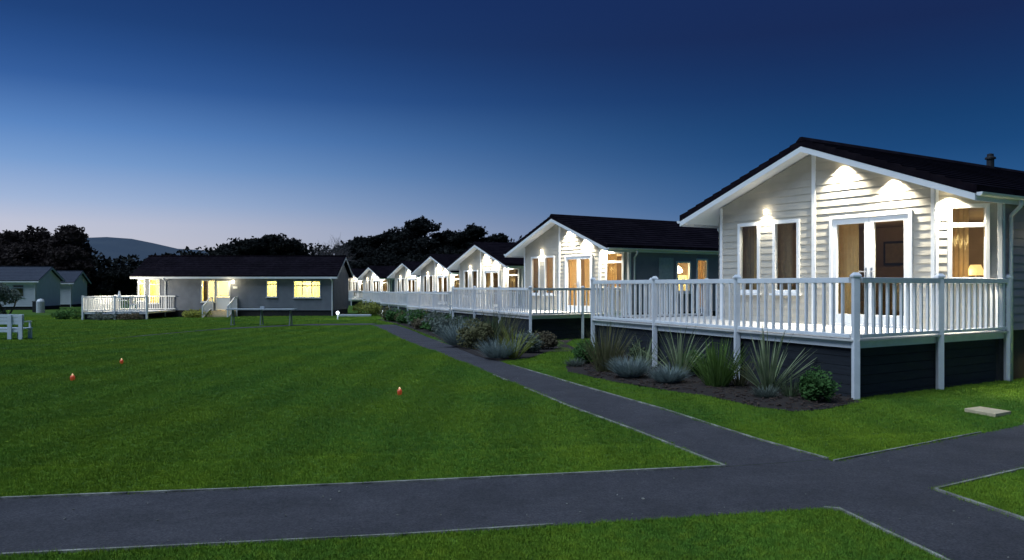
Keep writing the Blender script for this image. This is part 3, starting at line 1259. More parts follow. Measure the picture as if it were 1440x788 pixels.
# ------------------------------------------------------------------ bungalow and cottages seen lengthwise
def long_house(name, L, D, eave, ridge, wallm, roofm, openings, skirt=.4, hip=False, doors=(), pipes=(), right_gable_only=False, clad_pitch=.2, base_h=.45):
    """front wall faces -y, from x=0 to L; floor at 0"""
    r = empty(name)
    fF = ((0, 0), (1, 0), (0, -1))
    fR = ((L, 0), (0, 1), (1, 0))
    fL = ((0, D), (0, -1), (-1, 0))
    fB = ((L, D), (-1, 0), (0, 1))
    w = MB()
    ops = [o[:4] for o in openings] + [d_[:4] for d_ in doors]
    clad(w, fF, L, eave, ops, pitch=clad_pitch)
    for fr in (fR, fL):
        for side in (0, 1):
            k_ = (ridge - eave) / (D / 2)
            tp = [lambda p: eave + k_ * p[0] - p[1], lambda p: D / 2 - p[0]] if side == 0 else [lambda p: eave + k_ * (D - p[0]) - p[1], lambda p: p[0] - D / 2]
            clad(w, fr, D, ridge, (), pitch=clad_pitch, tops=tp)
    w.fbox(fB, 0, L, -.1, 0, 0, eave)
    w.build('wall', wallm, r)
    k = MB()
    k.box(.05, .05, -base_h - .3, L - .05, D - .05, -.003)
    k.build('plinth', 'brick', r)
    rm = MB()
    xs_ = sorted({.15, L - .15} | {q for o_ in ops for q in o_[:2]})
    for a, c_ in zip(xs_[:-1], xs_[1:]):
        zs = [(0.01, eave - .05)]
        for o_ in ops:
            if o_[0] <= a + 1e-6 and o_[1] >= c_ - 1e-6:
                zs = [(0.01, o_[2]), (o_[3], eave - .05)]
        for q0, q1 in zs:
            if q1 - q0 > .02:
                rm.fbox(fF, a, c_, -.12, -.08, q0, q1)
    rm.box(.1, D * .55, .01, L - .1, D * .55 + .05, eave - .05)
    rm.box(.1, .12, .01, .15, D * .55, eave - .05)
    rm.box(L - .15, .12, .01, L - .1, D * .55, eave - .05)
    rm.box(.1, .1, eave - .048, L - .1, D * .6, eave - .01)
    rm.box(.1, .06, 0, L - .1, D * .6, .01)
    rm.build('room_lining', 'room_cream', r)
    ov = .35
    k_ = (ridge - eave) / (D / 2)
    rf = MB()
    n = 9
    for sg in (0, 1):
        for i in range(n):
            t0, t1 = i / n, (i + 1) / n
            ya, yb = -ov + (D / 2 + ov) * t0, -ov + (D / 2 + ov) * t1
            za, zb_ = eave + k_ * ya + .14, eave + k_ * yb + .14
            if sg:
                P4 = [(-ov, D - yb), (L + ov, D - yb), (L + ov, D - ya), (-ov, D - ya)]
                Z = [zb_, zb_, za, za]
                lift = [-.01, -.01, .012, .012]
            else:
                P4 = [(-ov, ya), (L + ov, ya), (L + ov, yb), (-ov, yb)]
                Z = [za, za, zb_, zb_]
                lift = [.012, .012, -.01, -.01]
            rf.hexa([(p[0], p[1], z - .1) for p, z in zip(P4, Z)] + [(p[0], p[1], z + q) for p, z, q in zip(P4, Z, lift)])
    roof = rf.build('roof', roofm, r)
    rg = MB()
    rg.box(-ov - .01, D / 2 - .12, ridge + .12, L + ov + .01, D / 2 + .12, ridge + .19)
    rg.build('ridge_tiles', roofm, roof)
    fa = MB()
    fa.box(-ov, -ov - .02, eave - k_ * ov - .09, L + ov, -ov + .0, eave - k_ * ov + .05)
    fa.box(-ov + .02, -ov + .0, eave - k_ * ov - .09, L + ov - .02, .0, eave - k_ * ov - .07)
    fa.build('fascia', 'white', roof)
    for ex in (-ov, L + ov):
        for sg in (0, 1):
            bb = MB()
            y0 = -ov if sg == 0 else D + ov
            bb.bar((ex, y0, eave - k_ * ov - .02), (ex, D / 2, ridge - .02), .03, .16)
            bb.build('bargeboard', 'old_white', roof)
    for px_ in pipes:
        dp = MB()
        dp.tube([(px_, -ov - .05, eave - k_ * ov - .05), (px_, -ov - .05, eave - k_ * ov - .14), (px_, -.06, eave - k_ * ov - .3), (px_, -.06, -base_h)], .045, 8)
        dp.build('downpipe', 'white', r)
    for o_ in openings:
        window(r, fF, *o_[:4], transom=o_[4] if len(o_) > 4 else None, mullions=o_[5] if len(o_) > 5 else (), fw=.06, fm='white' if roofm == 'roof' else 'old_white')
    return r, fF


# bungalow: front wall at Y=57
BY = 57.0
bx0, bx1 = at(193, BY), at(469, BY)
BL = bx1 - bx0
bx = lambda px: at(px, BY) - bx0
BFZ = -.02
bz = lambda py: hz(py, BY) - BFZ
ops = [(bx(195), bx(204.5), bz(424), bz(393), bz(399)),
       (bx(210), bx(225), bz(427), bz(393), bz(400)),
       (bx(283), bx(302.5), bz(425), bz(394), None, (bx(293),)),
       (bx(375), bx(390), bz(418), bz(395), bz(400)),
       (bx(413), bx(451), bz(419), bz(395), bz(402), (bx(425), bx(438.5)))]
bdoor = (bx(303.5), bx(324), .02, bz(395))
bung, fF = long_house('bungalow', BL, 5.2, bz(387) - .0, 3.85 - BFZ, 'bungalow_wall', 'roof', ops, doors=[bdoor], pipes=(bx(233), BL - .08))
bung.location = (bx0, BY, BFZ)
tag(bung, 'long grey bungalow with yellow lit windows across the lawn', 'bungalow')
for a, c_, z0, z1, m in ((ops[0][0], ops[0][1], ops[0][2], ops[0][3], 'curtain_bright'), (ops[1][0], ops[1][0] + .4, ops[1][2], ops[1][3], 'curtain'),
                         (ops[1][0] + .4, ops[1][1], ops[1][2], ops[1][3], 'curtain_bright'), (ops[2][0] + .1, ops[2][0] + .42, ops[2][2], ops[2][3], 'wood'),
                         (ops[3][0], ops[3][1], ops[3][2], ops[3][3], 'curtain_bright'), (ops[4][0], ops[4][1], ops[4][2], ops[4][3], 'curtain_bright')):
    curtain(bung, fF, a, c_, z0, z1, m, depth=-.16)
# lit opening with the door standing open: door frame, half-glazed leaf
b = MB()
b.fbox(fF, bdoor[0], bdoor[0] + .06, -.05, .04, 0, bdoor[3])
b.fbox(fF, bdoor[1] - .06, bdoor[1], -.05, .04, 0, bdoor[3])
b.fbox(fF, bdoor[0] + .06, bdoor[1] - .06, -.05, .04, bdoor[3] - .06, bdoor[3])
dr = b.build('door', 'white', bung)
lf = MB()
lf.fbox(fF, bdoor[0] + .07, bdoor[1] - .07, -.03, .02, .03, .95)
lf.fbox(fF, bdoor[0] + .07, bdoor[1] - .07, -.03, .02, 1.02, 1.08)
lf.fbox(fF, bdoor[0] + .07, bdoor[0] + .15, -.03, .02, 1.08, bdoor[3] - .07)
lf.fbox(fF, bdoor[1] - .15, bdoor[1] - .07, -.03, .02, 1.08, bdoor[3] - .07)
lf.build('door_leaf', 'white', dr)
g = MB()
g.fbox(fF, bdoor[0] + .13, bdoor[1] - .13, -.01, 0, 1.06, bdoor[3] - .07)
g.build('pane', 'glass', dr)
pq = MB()
pq.box(bx(328), -.035, bz(406), bx(334), -.022, bz(403))
pq.build('name_plaque', 'white', bung)
for lx, e in ((1.0, 420), (4.9, 420), (6.3, 420), (9.6, 420), (12.2, 720)):
    add_light('room_light', 'POINT', bung, (lx, 1.3, 1.75), e * .65, (1, .86, .40), .12)
ln = MB()
ln.box(bx(327), -.16, 1.95, bx(327) + .12, -.03, 2.15)
ln.build('porch_light', 'lamp_glow', bung)
add_light('porch_light_beam', 'POINT', bung, (bx(327) - .1, -.5, 1.9), 22, (1, .86, .55), .06)

# steps with handrails to the bungalow's door
st = empty('entrance_steps', (bx0 + (bdoor[0] + bdoor[1]) / 2, BY, BFZ))
sb = MB()
gzb = gz(bx0 + 5, BY - 2) - BFZ
tot = -gzb
for k in range(3):
    sb.box(-.62, -.7 - .34 * (k), gzb - .1, .95, (-.06 if k == 0 else -.7 - .34 * (k - 1) - .003), -(tot) * (k) / 3.3 - .02)
sb.build('step', 'slab', st)
for sx in (-.72, 1.02):
    h = MB()
    h.bar((sx, -.1, .92), (sx, -.55, .92), .06, .06)
    h.bar((sx, -.55, .92), (sx, -1.9, .92 + gzb - .1), .06, .06)
    h.bar((sx, -.1, .12), (sx, -.55, .12), .04, .05)
    h.bar((sx, -.55, .12), (sx, -1.9, .12 + gzb - .1), .04, .05)
    for k in range(9):
        y = -.2 - k * .2
        z = 0 if y > -.55 else (y + .55) / 1.35 * (-gzb + .1)
        h.bar((sx, y, .1 + z), (sx, y, .9 + z), .035, .035)
    h.bar((sx, -1.92, gzb - .1), (sx, -1.92, .96 + gzb - .1), .09, .09)
    h.bar((sx, -.1, gzb - .1), (sx, -.1, .98), .09, .09)
    h.build('handrail', 'white', st)
tag(st, 'short flight of steps with white handrails at the bungalow door', 'steps')

# bungalow deck on the left
dk = empty('bungalow_deck', (at(117, 52.5), 52.5, .02))
dl_, dd = at(207, 52.5) - at(117, 52.5), 4.4
b = MB()
b.box(0, 0, -.12, dl_, dd, 0)
b.build('platform', 'floor', dk)
b = MB()
b.box(0, -.03, -.15, dl_, -.003, .02)
b.box(-.03, -.03, -.15, -.003, dd, .02)
b.build('deck_fascia', 'white_rail', dk)
b = MB()
b.box(.08, .05, -.7, dl_, .09, -.155)
b.box(.05, .095, -.7, .09, dd, -.155)
b.build('skirting', 'slate_board', dk)


def far_rail(p0, p1, par, H=1.02):
    a, c_ = Vector(p0), Vector(p1)
    L = (c_ - a).length
    dv = (c_ - a).normalized()
    t = MB()
    t.bar(a + Vector((0, 0, H - .04)), c_ + Vector((0, 0, H - .04)), .07, .08)
    t.bar(a + Vector((0, 0, .08)), c_ + Vector((0, 0, .08)), .05, .05)
    n = int(L / .16)
    for k in range(1, n):
        q = a + dv * (L * k / n)
        t.bar(q + Vector((0, 0, .1)), q + Vector((0, 0, H - .08)), .045, .035, up=dv)
    t.build('railing', 'white_rail', par)


far_rail((.0, -.05, 0), (dl_ / 2, -.05, 0), dk)
far_rail((dl_ / 2, -.05, 0), (dl_, -.05, 0), dk)
far_rail((-.05, 0, 0), (-.05, dd, 0), dk)
far_rail((-.05, dd, 0), (dl_, dd, 0), dk)
for x, y in ((0, -.05), (dl_ / 2, -.05), (dl_, -.05), (-.05, dd)):
    b = MB()
    b.box(x - .06, y - .06, -.75, x + .06, y + .06, 1.08)
    b.build('post', 'white_rail', dk)
add_light('deck_light', 'POINT', bung, (-.5, -2.2, 1.7), 420, (1, .90, .68), .08)
bl = MB()
bl.box(.12, -.12, 1.95, .22, -.03, 2.1)
bl.build('deck_wall_light', 'lamp_glow', bung)
tag(dk, 'brightly lit white railed deck at the left end of the bungalow', 'deck')


def patio_set(x, y, z):
    r = empty('garden_table', (x, y, z))
    b = MB()
    b.lathe((0, 0, .70), [(.5, 0), (.5, .04)], 20)
    b.build('table_top', 'white', r)
    b = MB()
    b.lathe((0, 0, 0), [(.22, 0), (.05, .06), (.04, .7)], 10)
    b.build('pedestal', 'white', r)
    tag(r, 'round white garden table on the bungalow deck', 'table')
    u = empty('folded_parasol', (x, y, z + .745))
    b = MB()
    b.tube([(0, 0, 0), (0, 0, .62)], .02, 8)
    b.build('pole', 'white', u)
    b = MB()
    b.lathe((0, 0, .12), [(.16, 0), (.10, .22), (.05, .5)], 10)
    b.build('canopy', 'white', u)
    tag(u, 'low white folded parasol above the table on the bungalow deck', 'parasol')
    for k, (dx, dy, rz, lb) in enumerate(((-1.0, .1, 1.57, 'white garden chair left of the round deck table'), (1.0, .1, -1.57, 'white garden chair right of the round deck table'))):
        c_ = empty('garden_chair', (x + dx, y + dy, z), rz)
        b = MB()
        b.box(-.24, -.24, .42, .24, .24, .46)
        b.build('seat', 'white', c_)
        b = MB()
        b.box(-.24, -.26, .46, .24, -.22, 1.02)
        b.build('backrest', 'white', c_)
        for sx in (-.2, .2):
            for sy in (-.2, .2):
                b = MB()
                b.box(sx - .02, sy - .02, 0, sx + .02, sy + .02, .42)
                b.build('leg', 'white', c_)
        tag(c_, lb, 'chair', 'garden chairs on the bungalow deck')


patio_set(at(170, 54.5), 54.3, .02)

# two unlit cottages at the far left
cY = 76.0
cx1 = at(51, cY)
cot, fc = long_house('cottage', 11.0, 5.4, 2.55, 3.75, 'cottage_wall', 'roof_blue',
                     [(6.6, 7.7, .9, 2.1, 1.8), (8.9, 9.9, .9, 2.1, 1.8)], pipes=(10.9,))
cot.rotation_euler = (0, 0, math.radians(8))
cot.location = (cx1 - 11 * math.cos(math.radians(8)), cY - 11 * math.sin(math.radians(8)), -.25)
tag(cot, 'unlit blue-grey cottage with white eaves at the left edge', 'cottage')
for a in (6.6, 8.9):
    curtain(cot, fc, a, a + 1.0, .9, 2.1, 'curtain_grey', depth=-.16)
c2Y = 86.0
cot2, fc2 = long_house('cottage', 9.0, 4.6, 2.45, 3.55, 'cottage_wall', 'roof_blue', [(6.2, 7.4, 1.0, 2.1, None, (6.8,))], pipes=(8.9,))
cot2.rotation_euler = (0, 0, math.radians(10))
cot2.location = (at(101, c2Y) - 9 * math.cos(math.radians(10)), c2Y - 9 * math.sin(math.radians(10)), -.28)
tag(cot2, 'smaller cottage just behind and right of the blue-grey one', 'cottage')

# ------------------------------------------------------------------ hills
mb = MB()
prof = [(-400, 352), (-150, 346), (-20, 340), (60, 337), (110, 335), (150, 333.5), (185, 336), (215, 342), (250, 350), (285, 352), (330, 354), (420, 362), (520, 374), (700, 388), (900, 396), (1200, 399)]
HYd = 1700.0
for k, (px, py) in enumerate(prof):
    for (t, dY, hh) in ((0, -500, 0), (1, -250, .55), (2, 0, 1.0), (3, 400, .3)):
        Yd = HYd + dY
        zt = hz(py, HYd)
        mb.v.append((at(px, HYd) + (dY * -.1), Yd, -2 + (zt + 2) * hh))
n4 = 4
for k in range(len(prof) - 1):
    for j in range(3):
        a = k * n4 + j
        mb.f.append((a, a + n4, a + n4 + 1, a + 1))
hl = mb.build('hills', 'hill', smooth=True)
tag(hl, kind='structure')


# ------------------------------------------------------------------ trees
def leaf_cloud(mb, c, r, n, size, squash=1.0):
    for _ in range(n):
        while True:
            p = rng.uniform(-1, 1, 3)
            q = p @ p
            if q <= 1 and (q > .30 or rng.random() < .35):
                break
        pos = Vector((c[0] + p[0] * r[0], c[1] + p[1] * r[1], c[2] + p[2] * r[2] * squash))
        s = size * rng.uniform(.5, 1.4)
        a = Vector(rng.normal(size=3)).normalized()
        b_ = a.orthogonal().normalized()
        a = a * s
        b_ = b_ * s * .55
        i = len(mb.v)
        mb.v += [tuple(pos - a), tuple(pos + b_ * .8), tuple(pos + a), tuple(pos - b_)]
        mb.f.append((i, i + 1, i + 2, i + 3))


def tree(px, topy, wpx, Y, style, label, group='trees behind the lodges and bungalow', name='tree'):
    x = at(px, Y)
    g0 = gz(x, Y)
    top = hz(topy, Y)
    H = top - g0
    Wd = wpx / F * Y
    r = empty(name, (x, Y, g0))
    tk = MB()
    lean = rng.uniform(-.06, .06)
    hT = H * .62
    base = [(lean * hT * t * t, .0, hT * t) for t in (0, .25, .5, .75, 1)]
    tk.tube(base, [H * .032, H * .026, H * .022, H * .017, H * .01], 8)
    blobs = []
    nb = {'round': 18, 'cypress': 22, 'umbrella': 18, 'bare': 0, 'low': 14}[style]
    for k in range(nb):
        a = rng.uniform(0, 2 * math.pi)
        if style == 'round':
            rad = Wd * .5 * math.sqrt(rng.uniform(0, .62)); zc = H * rng.uniform(.42, .86)
            rad *= (1.15 - .55 * (zc / H - .42) / .44); br = Wd * rng.uniform(.15, .25)
            rr = (br, br, br * .85)
        elif style == 'cypress':
            zc = H * (.25 + .70 * k / nb)
            rad = Wd * .55 * (1.0 - .72 * (k / nb)) * rng.uniform(.15, .95); br = Wd * (.24 - .12 * k / nb) * rng.uniform(.8, 1.2)
            rr = (br * 1.3, br * 1.3, br * .5)
        elif style == 'umbrella':
            rad = Wd * .44 * math.sqrt(rng.uniform(.0, .95)); zc = H * (.9 - .28 * (rad / (Wd * .5)) ** 2 - rng.uniform(0, .28)); br = Wd * rng.uniform(.14, .2)
            rr = (br * 1.1, br * 1.1, br * .5)
        else:
            rad = Wd * .45 * math.sqrt(rng.uniform(0, .8)); zc = H * rng.uniform(.3, .78); br = Wd * rng.uniform(.15, .24)
            rr = (br, br, br * .6)
        zc = min(zc, H - rr[2] * .85)
        blobs.append(((rad * math.cos(a), rad * math.sin(a), zc), rr))
    if style == 'round':
        blobs.append(((0, 0, H * .87), (Wd * .2, Wd * .2, H * .12)))
    if style == 'cypress':
        blobs.append(((lean * H * .6, 0, H * .93), (Wd * .10, Wd * .10, H * .07)))
    for c_, rr in blobs:
        mid = (c_[0] * .45, c_[1] * .45, c_[2] * .72)
        tk.tube([(lean * hT * .3, 0, min(hT, c_[2] * .5)), mid, c_], [H * .014, H * .009, H * .004], 5)
    if style == 'bare':
        for k in range(46):
            a = rng.uniform(0, 2 * math.pi)
            e = rng.uniform(.25, 1.0)
            ex, ey, ez = Wd * .5 * math.sin(e * 1.2) * math.cos(a), Wd * .5 * math.sin(e * 1.2) * math.sin(a), H * (.55 + .44 * math.cos(e * 1.3) * rng.uniform(.7, 1))
            s0 = H * rng.uniform(.25, .5)
            mid = Vector((ex * .5 + rng.normal() * .2, ey * .5, (s0 + ez) / 2 + .3))
            tk.tube([(0, 0, s0), mid, (ex, ey, ez)], [.07, .045, .015], 4)
            for q in range(9):
                t = rng.uniform(.4, 1)
                P = mid.lerp(Vector((ex, ey, ez)), t)
                dv = Vector(rng.normal(size=3)) * .5 + Vector((0, 0, .4))
                tk.tube([P, P + dv * .6, P + dv * 1.3], [.02, .014, .008], 3)
    tk.build('trunk', 'twig' if style == 'bare' else 'bark', r)
    if style != 'bare':
        cr = MB()
        for c_, rr in blobs:
            leaf_cloud(cr, c_, rr, {'round': 420, 'cypress': 480, 'umbrella': 420, 'low': 300}[style], .26 if style != 'low' else .22)
        # ragged sprigs on the outline
        for c_, rr in blobs:
            for q in range(7):
                v = Vector(rng.normal(size=3)).normalized()
                v.z = abs(v.z) * .8
                P = Vector((c_[0] + v.x * rr[0], c_[1] + v.y * rr[1], c_[2] + v.z * rr[2]))
                leaf_cloud(cr, P + v * .3, (.28, .28, .3), 12, .2)
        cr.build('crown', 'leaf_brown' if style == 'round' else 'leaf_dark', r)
    tag(r, label, 'tree', group)


T = [
    (-40, 322, 90, 104, 'round', 'dark leafy tree cut by the left edge, above the blue-grey cottage'),
    (12, 324, 66, 102, 'round', 'dark leafy tree at far left with a lower rounded top'),
    (52, 318, 78, 106, 'round', 'dark leafy tree left of the tallest point of the left wood'),
    (95, 318, 76, 104, 'round', 'dark leafy tree at the right end of the left wood, beside the hill'),
    (30, 345, 90, 98, 'round', 'lower dark tree right behind the blue-grey cottage roof'),
    (100, 347, 60, 97, 'round', 'lower dark tree right behind the smaller cottage roof'),
    (150, 373, 70, 100, 'low', 'low dark tree in the gap between cottages and bungalow'),
    (198, 368, 74, 104, 'low', 'low dark tree below the hill, above the bungalow deck'),
    (246, 357, 70, 106, 'low', 'low dark tree at the foot of the hill slope'),
    (278, 349, 66, 104, 'low', 'low dark tree left of the broad umbrella-shaped tree'),
    (340, 330, 88, 96, 'umbrella', 'broad dark tree with flat spreading crown, its left half, above the bungalow'),
    (390, 325, 84, 98, 'umbrella', 'broad dark tree with domed crown right of the flat spreading one'),
    (318, 345, 66, 100, 'low', 'low dark tree under the left edge of the flat spreading crown'),
    (425, 352, 60, 104, 'low', 'low dark tree between the domed tree and the bare tree'),
    (468, 337, 62, 100, 'bare', 'bare pale grey twiggy tree left of the cypresses'),
    (455, 357, 70, 108, 'low', 'low dark tree behind the bare grey tree'),
    (505, 334, 105, 120, 'cypress', 'dark cypress at the left end of the group behind the lodges'),
    (548, 326, 105, 118, 'cypress', 'dark cypress left of the tallest one behind the lodges'),
    (592, 307, 111, 118, 'cypress', 'tallest dark cypress above the distant lodges'),
    (632, 325, 96, 120, 'cypress', 'dark cypress between the two tall peaks'),
    (664, 317, 93, 118, 'cypress', 'second tallest cypress with a windswept top above the third lodge'),
    (703, 330, 90, 118, 'cypress', 'dark cypress at the right end of the group, beside the second lodge'),
    (745, 338, 90, 122, 'cypress', 'dark cypress hidden mostly by the second lodge roof'),
    (520, 352, 80, 112, 'low', 'low dark tree above the smallest lodge roofs'),
    (575, 348, 80, 112, 'low', 'low dark tree above the fifth lodge roof'),
    (630, 346, 80, 112, 'low', 'low dark tree above the fourth lodge roof'),
    (690, 350, 80, 112, 'low', 'low dark tree above the third lodge roof'),
]
for a in T:
    tree(*a)

# distant wood that reads as one mass along the horizon
wd = MB()
for px in range(-260, 900, 9):
    Y = 128 + rng.uniform(-6, 8)
    x = at(px, Y)
    ty = float(np.interp(px, [-260, 120, 150, 200, 250, 300, 320, 440, 470, 520, 600, 740, 800, 900], [356, 356, 369, 368, 357, 352, 345, 349, 355, 348, 338, 340, 352, 362]))
    h = hz(ty, Y) + 1.4 - rng.uniform(0, .9)
    leaf_cloud(wd, (x, Y, h * .5 - .5), (1.6, 1.5, h * .55), 260, .42)
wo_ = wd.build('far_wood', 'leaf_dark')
tag(wo_, 'dark distant wood that closes the horizon behind the bungalow', 'wood', kind='stuff')


# ------------------------------------------------------------------ garden plants
def blade_leaf(mb, base, az, length, width, lean, droop, segs=6, fold=.25):
    p = Vector(base)
    d_ = Vector((math.cos(az), math.sin(az), 0))
    s = Vector((-math.sin(az), math.cos(az), 0))
    pts = []
    el = math.pi / 2 - lean
    for k in range(segs + 1):
        t = k / segs
        wv = width * (1 - t) ** .6 * (.5 + 1.2 * min(t * 3, .5))
        if k == segs:
            wv = .001
        up = Vector((-math.sin(el) * d_.x, -math.sin(el) * d_.y, math.cos(el)))
        pts.append((p - s * wv / 2, p - up * wv * fold, p + s * wv / 2))
        e2 = el
        p = p + (d_ * math.cos(e2) + Vector((0, 0, math.sin(e2)))) * (length / segs)
        el -= droop * (t + .2)
    i = len(mb.v)
    for a, m_, c_ in pts:
        mb.v += [tuple(a), tuple(m_), tuple(c_)]
    for k in range(segs):
        for j in range(2):
            a = i + k * 3 + j
            mb.f.append((a, a + 1, a + 4, a + 3))


def strap_plant(name, P, h, n, m, label, group, cat='shrub', width=.03, spread=.9, droop=.18, base_r=.06):
    b = MB()
    for k in range(n):
        az = rng.uniform(0, 2 * math.pi)
        ln_ = spread * (rng.uniform(0, 1) ** .8)
        L = h * rng.uniform(.6, 1.12)
        br = base_r * rng.uniform(.2, 1)
        blade_leaf(b, (br * math.cos(az), br * math.sin(az), -.02), az, L, width * rng.uniform(.7, 1.2), ln_, droop * rng.uniform(.2, 1.3))
    o_ = b.build(name, m, loc=(P[0], P[1], gz(*P)))
    tag(o_, label, cat, group)
    return o_


def mound_plant(name, P, r, h, n, m, label, group, size=.04, spiky=False, cat='shrub'):
    b = MB()
    if spiky:
        for k in range(n):
            az = rng.uniform(0, 2 * math.pi)
            rad = r * .55 * math.sqrt(rng.uniform(0, 1))
            blade_leaf(b, (rad * math.cos(az), rad * math.sin(az), h * .1), az + rng.normal() * .3, h * rng.uniform(.4, 1.15), size * .4, .15 + 1.0 * rad / r + abs(rng.normal()) * .25, .12, 4)
    else:
        for (dx, dy, dz, s) in [(0, 0, .5, 1)] + [(math.cos(a) * .5, math.sin(a) * .5, .38 + .2 * rng.random(), .6) for a in rng.uniform(0, 6.28, 6)]:
            leaf_cloud(b, (dx * r, dy * r, dz * h), (r * s * .7, r * s * .7, h * .5 * (s * .6 + .4)), int(n * s / 4), size)
        for k in range(46):
            v = Vector(rng.normal(size=3)).normalized()
            v.z = abs(v.z)
            P_ = Vector((v.x * r * .8, v.y * r * .8, h * (.45 + .55 * v.z)))
            leaf_cloud(b, P_ + v * size * 1.6 * rng.random(), (size * 1.6,) * 3, 7, size * .8)
        for k in range(8):
            a = rng.uniform(0, 6.28)
            b.tube([(0, 0, 0), (r * .3 * math.cos(a), r * .3 * math.sin(a), h * .4), (r * .6 * math.cos(a), r * .6 * math.sin(a), h * .8)], [.012, .008, .003], 4)
    o_ = b.build(name, m, loc=(P[0], P[1], gz(*P)))
    tag(o_, label, cat, group)
    return o_


G1 = 'plants in the bed below the nearest deck'
strap_plant('phormium', gp(1080, 553), 1.1, 62, 'phormium', 'largest spiky pale green flax with long striped leaves, below the nearest deck', G1, width=.045, spread=.95, droop=.08)
mound_plant('low_shrub', gp(1077, 561), .22, .22, 300, 'grey_green', 'low grey green tuft at the foot of the largest flax', G1, .03, spiky=True)
mound_plant('green_shrub', gp(1150, 566), .29, .46, 1500, 'green', 'rounded dark green shrub right of the largest flax, by the corner post', G1, .035)
strap_plant('sword_fern', gp(1008, 546), .86, 170, 'fern', 'bushy bright green fern with upright fronds left of the largest flax', G1, width=.035, spread=.75, droop=.05, base_r=.14)
strap_plant('phormium', gp(955, 532), 1.08, 70, 'phormium', 'tall arching green striped flax behind the silver lavender mounds', G1, width=.035, spread=.95, droop=.12)
mound_plant('lavender', gp(940, 541), .27, .36, 800, 'silver', 'smooth silver blue lavender mound in front of the arching flax', G1, .035, spiky=True)
mound_plant('lavender', gp(886, 533), .33, .44, 900, 'silver', 'larger silver lavender clump left of the arching flax', G1, .035, spiky=True)
strap_plant('ornamental_grass', gp(852, 524), 1.0, 190, 'olive', 'tall olive brown grassy clump at the left of the nearest bed', G1, width=.02, spread=.65, droop=.08, base_r=.2)
mound_plant('green_shrub', gp(825, 512), .35, .48, 1100, 'green', 'dark green shrub at the left end of the nearest bed', G1, .035)
mound_plant('low_shrub', gp(808, 516), .26, .2, 260, 'grey_green', 'small grey green mound on the grass edge left of the nearest bed', G1, .03, spiky=True)
mound_plant('green_shrub', gp(905, 512), .38, .5, 900, 'phormium_dark', 'dark shrub behind the silver lavender, against the deck skirt', G1, .04)

strap_plant('phormium', gp(905, 527), .8, 40, 'phormium', 'small pale striped flax between the two silver lavender mounds', G1, width=.03, spread=.9, droop=.1)
mound_plant('green_shrub', gp(975, 528), .34, .42, 900, 'green', 'low green shrub between the arching flax and the bright fern', G1, .035)
strap_plant('ornamental_grass', gp(1040, 545), .62, 70, 'olive', 'low olive grass tuft between the bright fern and the largest flax', G1, width=.016, spread=.7, droop=.1, base_r=.1)
strap_plant('ornamental_grass', gp(1112, 560), .5, 60, 'phormium_dark', 'thin dark grass tuft between the largest flax and the rounded shrub', G1, width=.016, spread=.8, droop=.1, base_r=.1)
mound_plant('russet_shrub', gp(868, 517), .34, .34, 500, 'russet', 'low russet shrub beside the olive brown clump', G1, .035)
G2 = 'plants in the bed below the second deck'
strap_plant('phormium', gp(722, 505), .95, 60, 'yellow_green', 'spiky yellow green flax nearest the path in the second bed', G2, width=.035, spread=.95, droop=.16, base_r=.1)
mound_plant('lavender', gp(700, 506), .42, .55, 520, 'silver', 'silver grey lavender left of the yellow green flax', G2, .04, spiky=True)
mound_plant('russet_shrub', gp(762, 492), .5, .45, 900, 'russet', 'low russet brown shrub right of the second deck corner post', G2, .045)
strap_plant('phormium', gp(688, 490), 1.25, 60, 'phormium_dark', 'tall dark flax with black tips in the second bed', G2, width=.04, spread=.7, droop=.1, base_r=.1)
mound_plant('green_shrub', gp(742, 497), .45, .5, 900, 'grey_green', 'grey green shrub just below the second deck corner post', G2, .045)
mound_plant('lavender', gp(646, 489), .5, .8, 620, 'silver', 'tall silver shrub beside the path, left part of the second bed', G2, .045, spiky=True)
mound_plant('green_shrub', gp(668, 492), .6, .8, 1500, 'olive', 'broad olive shrub between the tall silver shrub and the dark flax', G2, .05)
strap_plant('ornamental_grass', gp(705, 487), 1.2, 120, 'olive', 'tall olive grasses against the white railing of the second deck', G2, width=.022, spread=.6, droop=.08, base_r=.3)
G3 = 'mixed shrubs of the long bed beside the far decks'
kinds = [('green_shrub', 'green', 'dark green shrub of the long bed beside the far path'),
         ('russet_shrub', 'russet', 'russet brown shrub of the long bed beside the far path'),
         ('green_shrub', 'olive', 'olive green shrub of the long bed beside the far path'),
         ('green_shrub', 'grey_green', 'grey green shrub of the long bed beside the far path'),
         ('phormium', 'phormium_dark', 'dark spiky flax of the long bed beside the far path')]
pc = resample([gp(x, y) for x, y in [(640, 486), (612, 474), (585, 463.5), (560, 455.5), (530, 451)]], 1.15)
for k, (x, y) in enumerate(pc):
    for row in (0, 1):
        kd = kinds[[0, 2, 3, 4, 1, 2, 3, 0, 2, 4][int(rng.integers(0, 10))]]
        P = (x + .55 + row * 1.0 + rng.uniform(-.2, .2), y + rng.uniform(-.2, .3) + row * .5)
        if kd[0] == 'phormium':
            strap_plant(kd[0], P, rng.uniform(.75, 1.1), 40, kd[1], kd[2], G3 + ', ' + kd[1].replace('_', ' '), width=.05, droop=.12, base_r=.12)
        else:
            mound_plant(kd[0], P, rng.uniform(.42, .65), rng.uniform(.4, .72), 420, kd[1], kd[2], G3 + ', ' + kd[1].replace('_', ' '), .075)
mound_plant('yellow_shrub', (at(517, 58), 58.0), 1.2, .95, 900, 'yellow_green', 'yellow green shrub lit at the far end of the long bed', G3, .09)
mound_plant('yellow_shrub', (at(277, 55.6), 55.6), 1.1, .5, 900, 'yellow_green', 'low yellow flowering shrub left of the bungalow steps', 'plants at the bungalow', .07)
mound_plant('green_shrub', (at(100, 54), 54.0), 1.3, .6, 700, 'green', 'dark low shrub left of the bungalow deck', 'plants at the bungalow', .09)
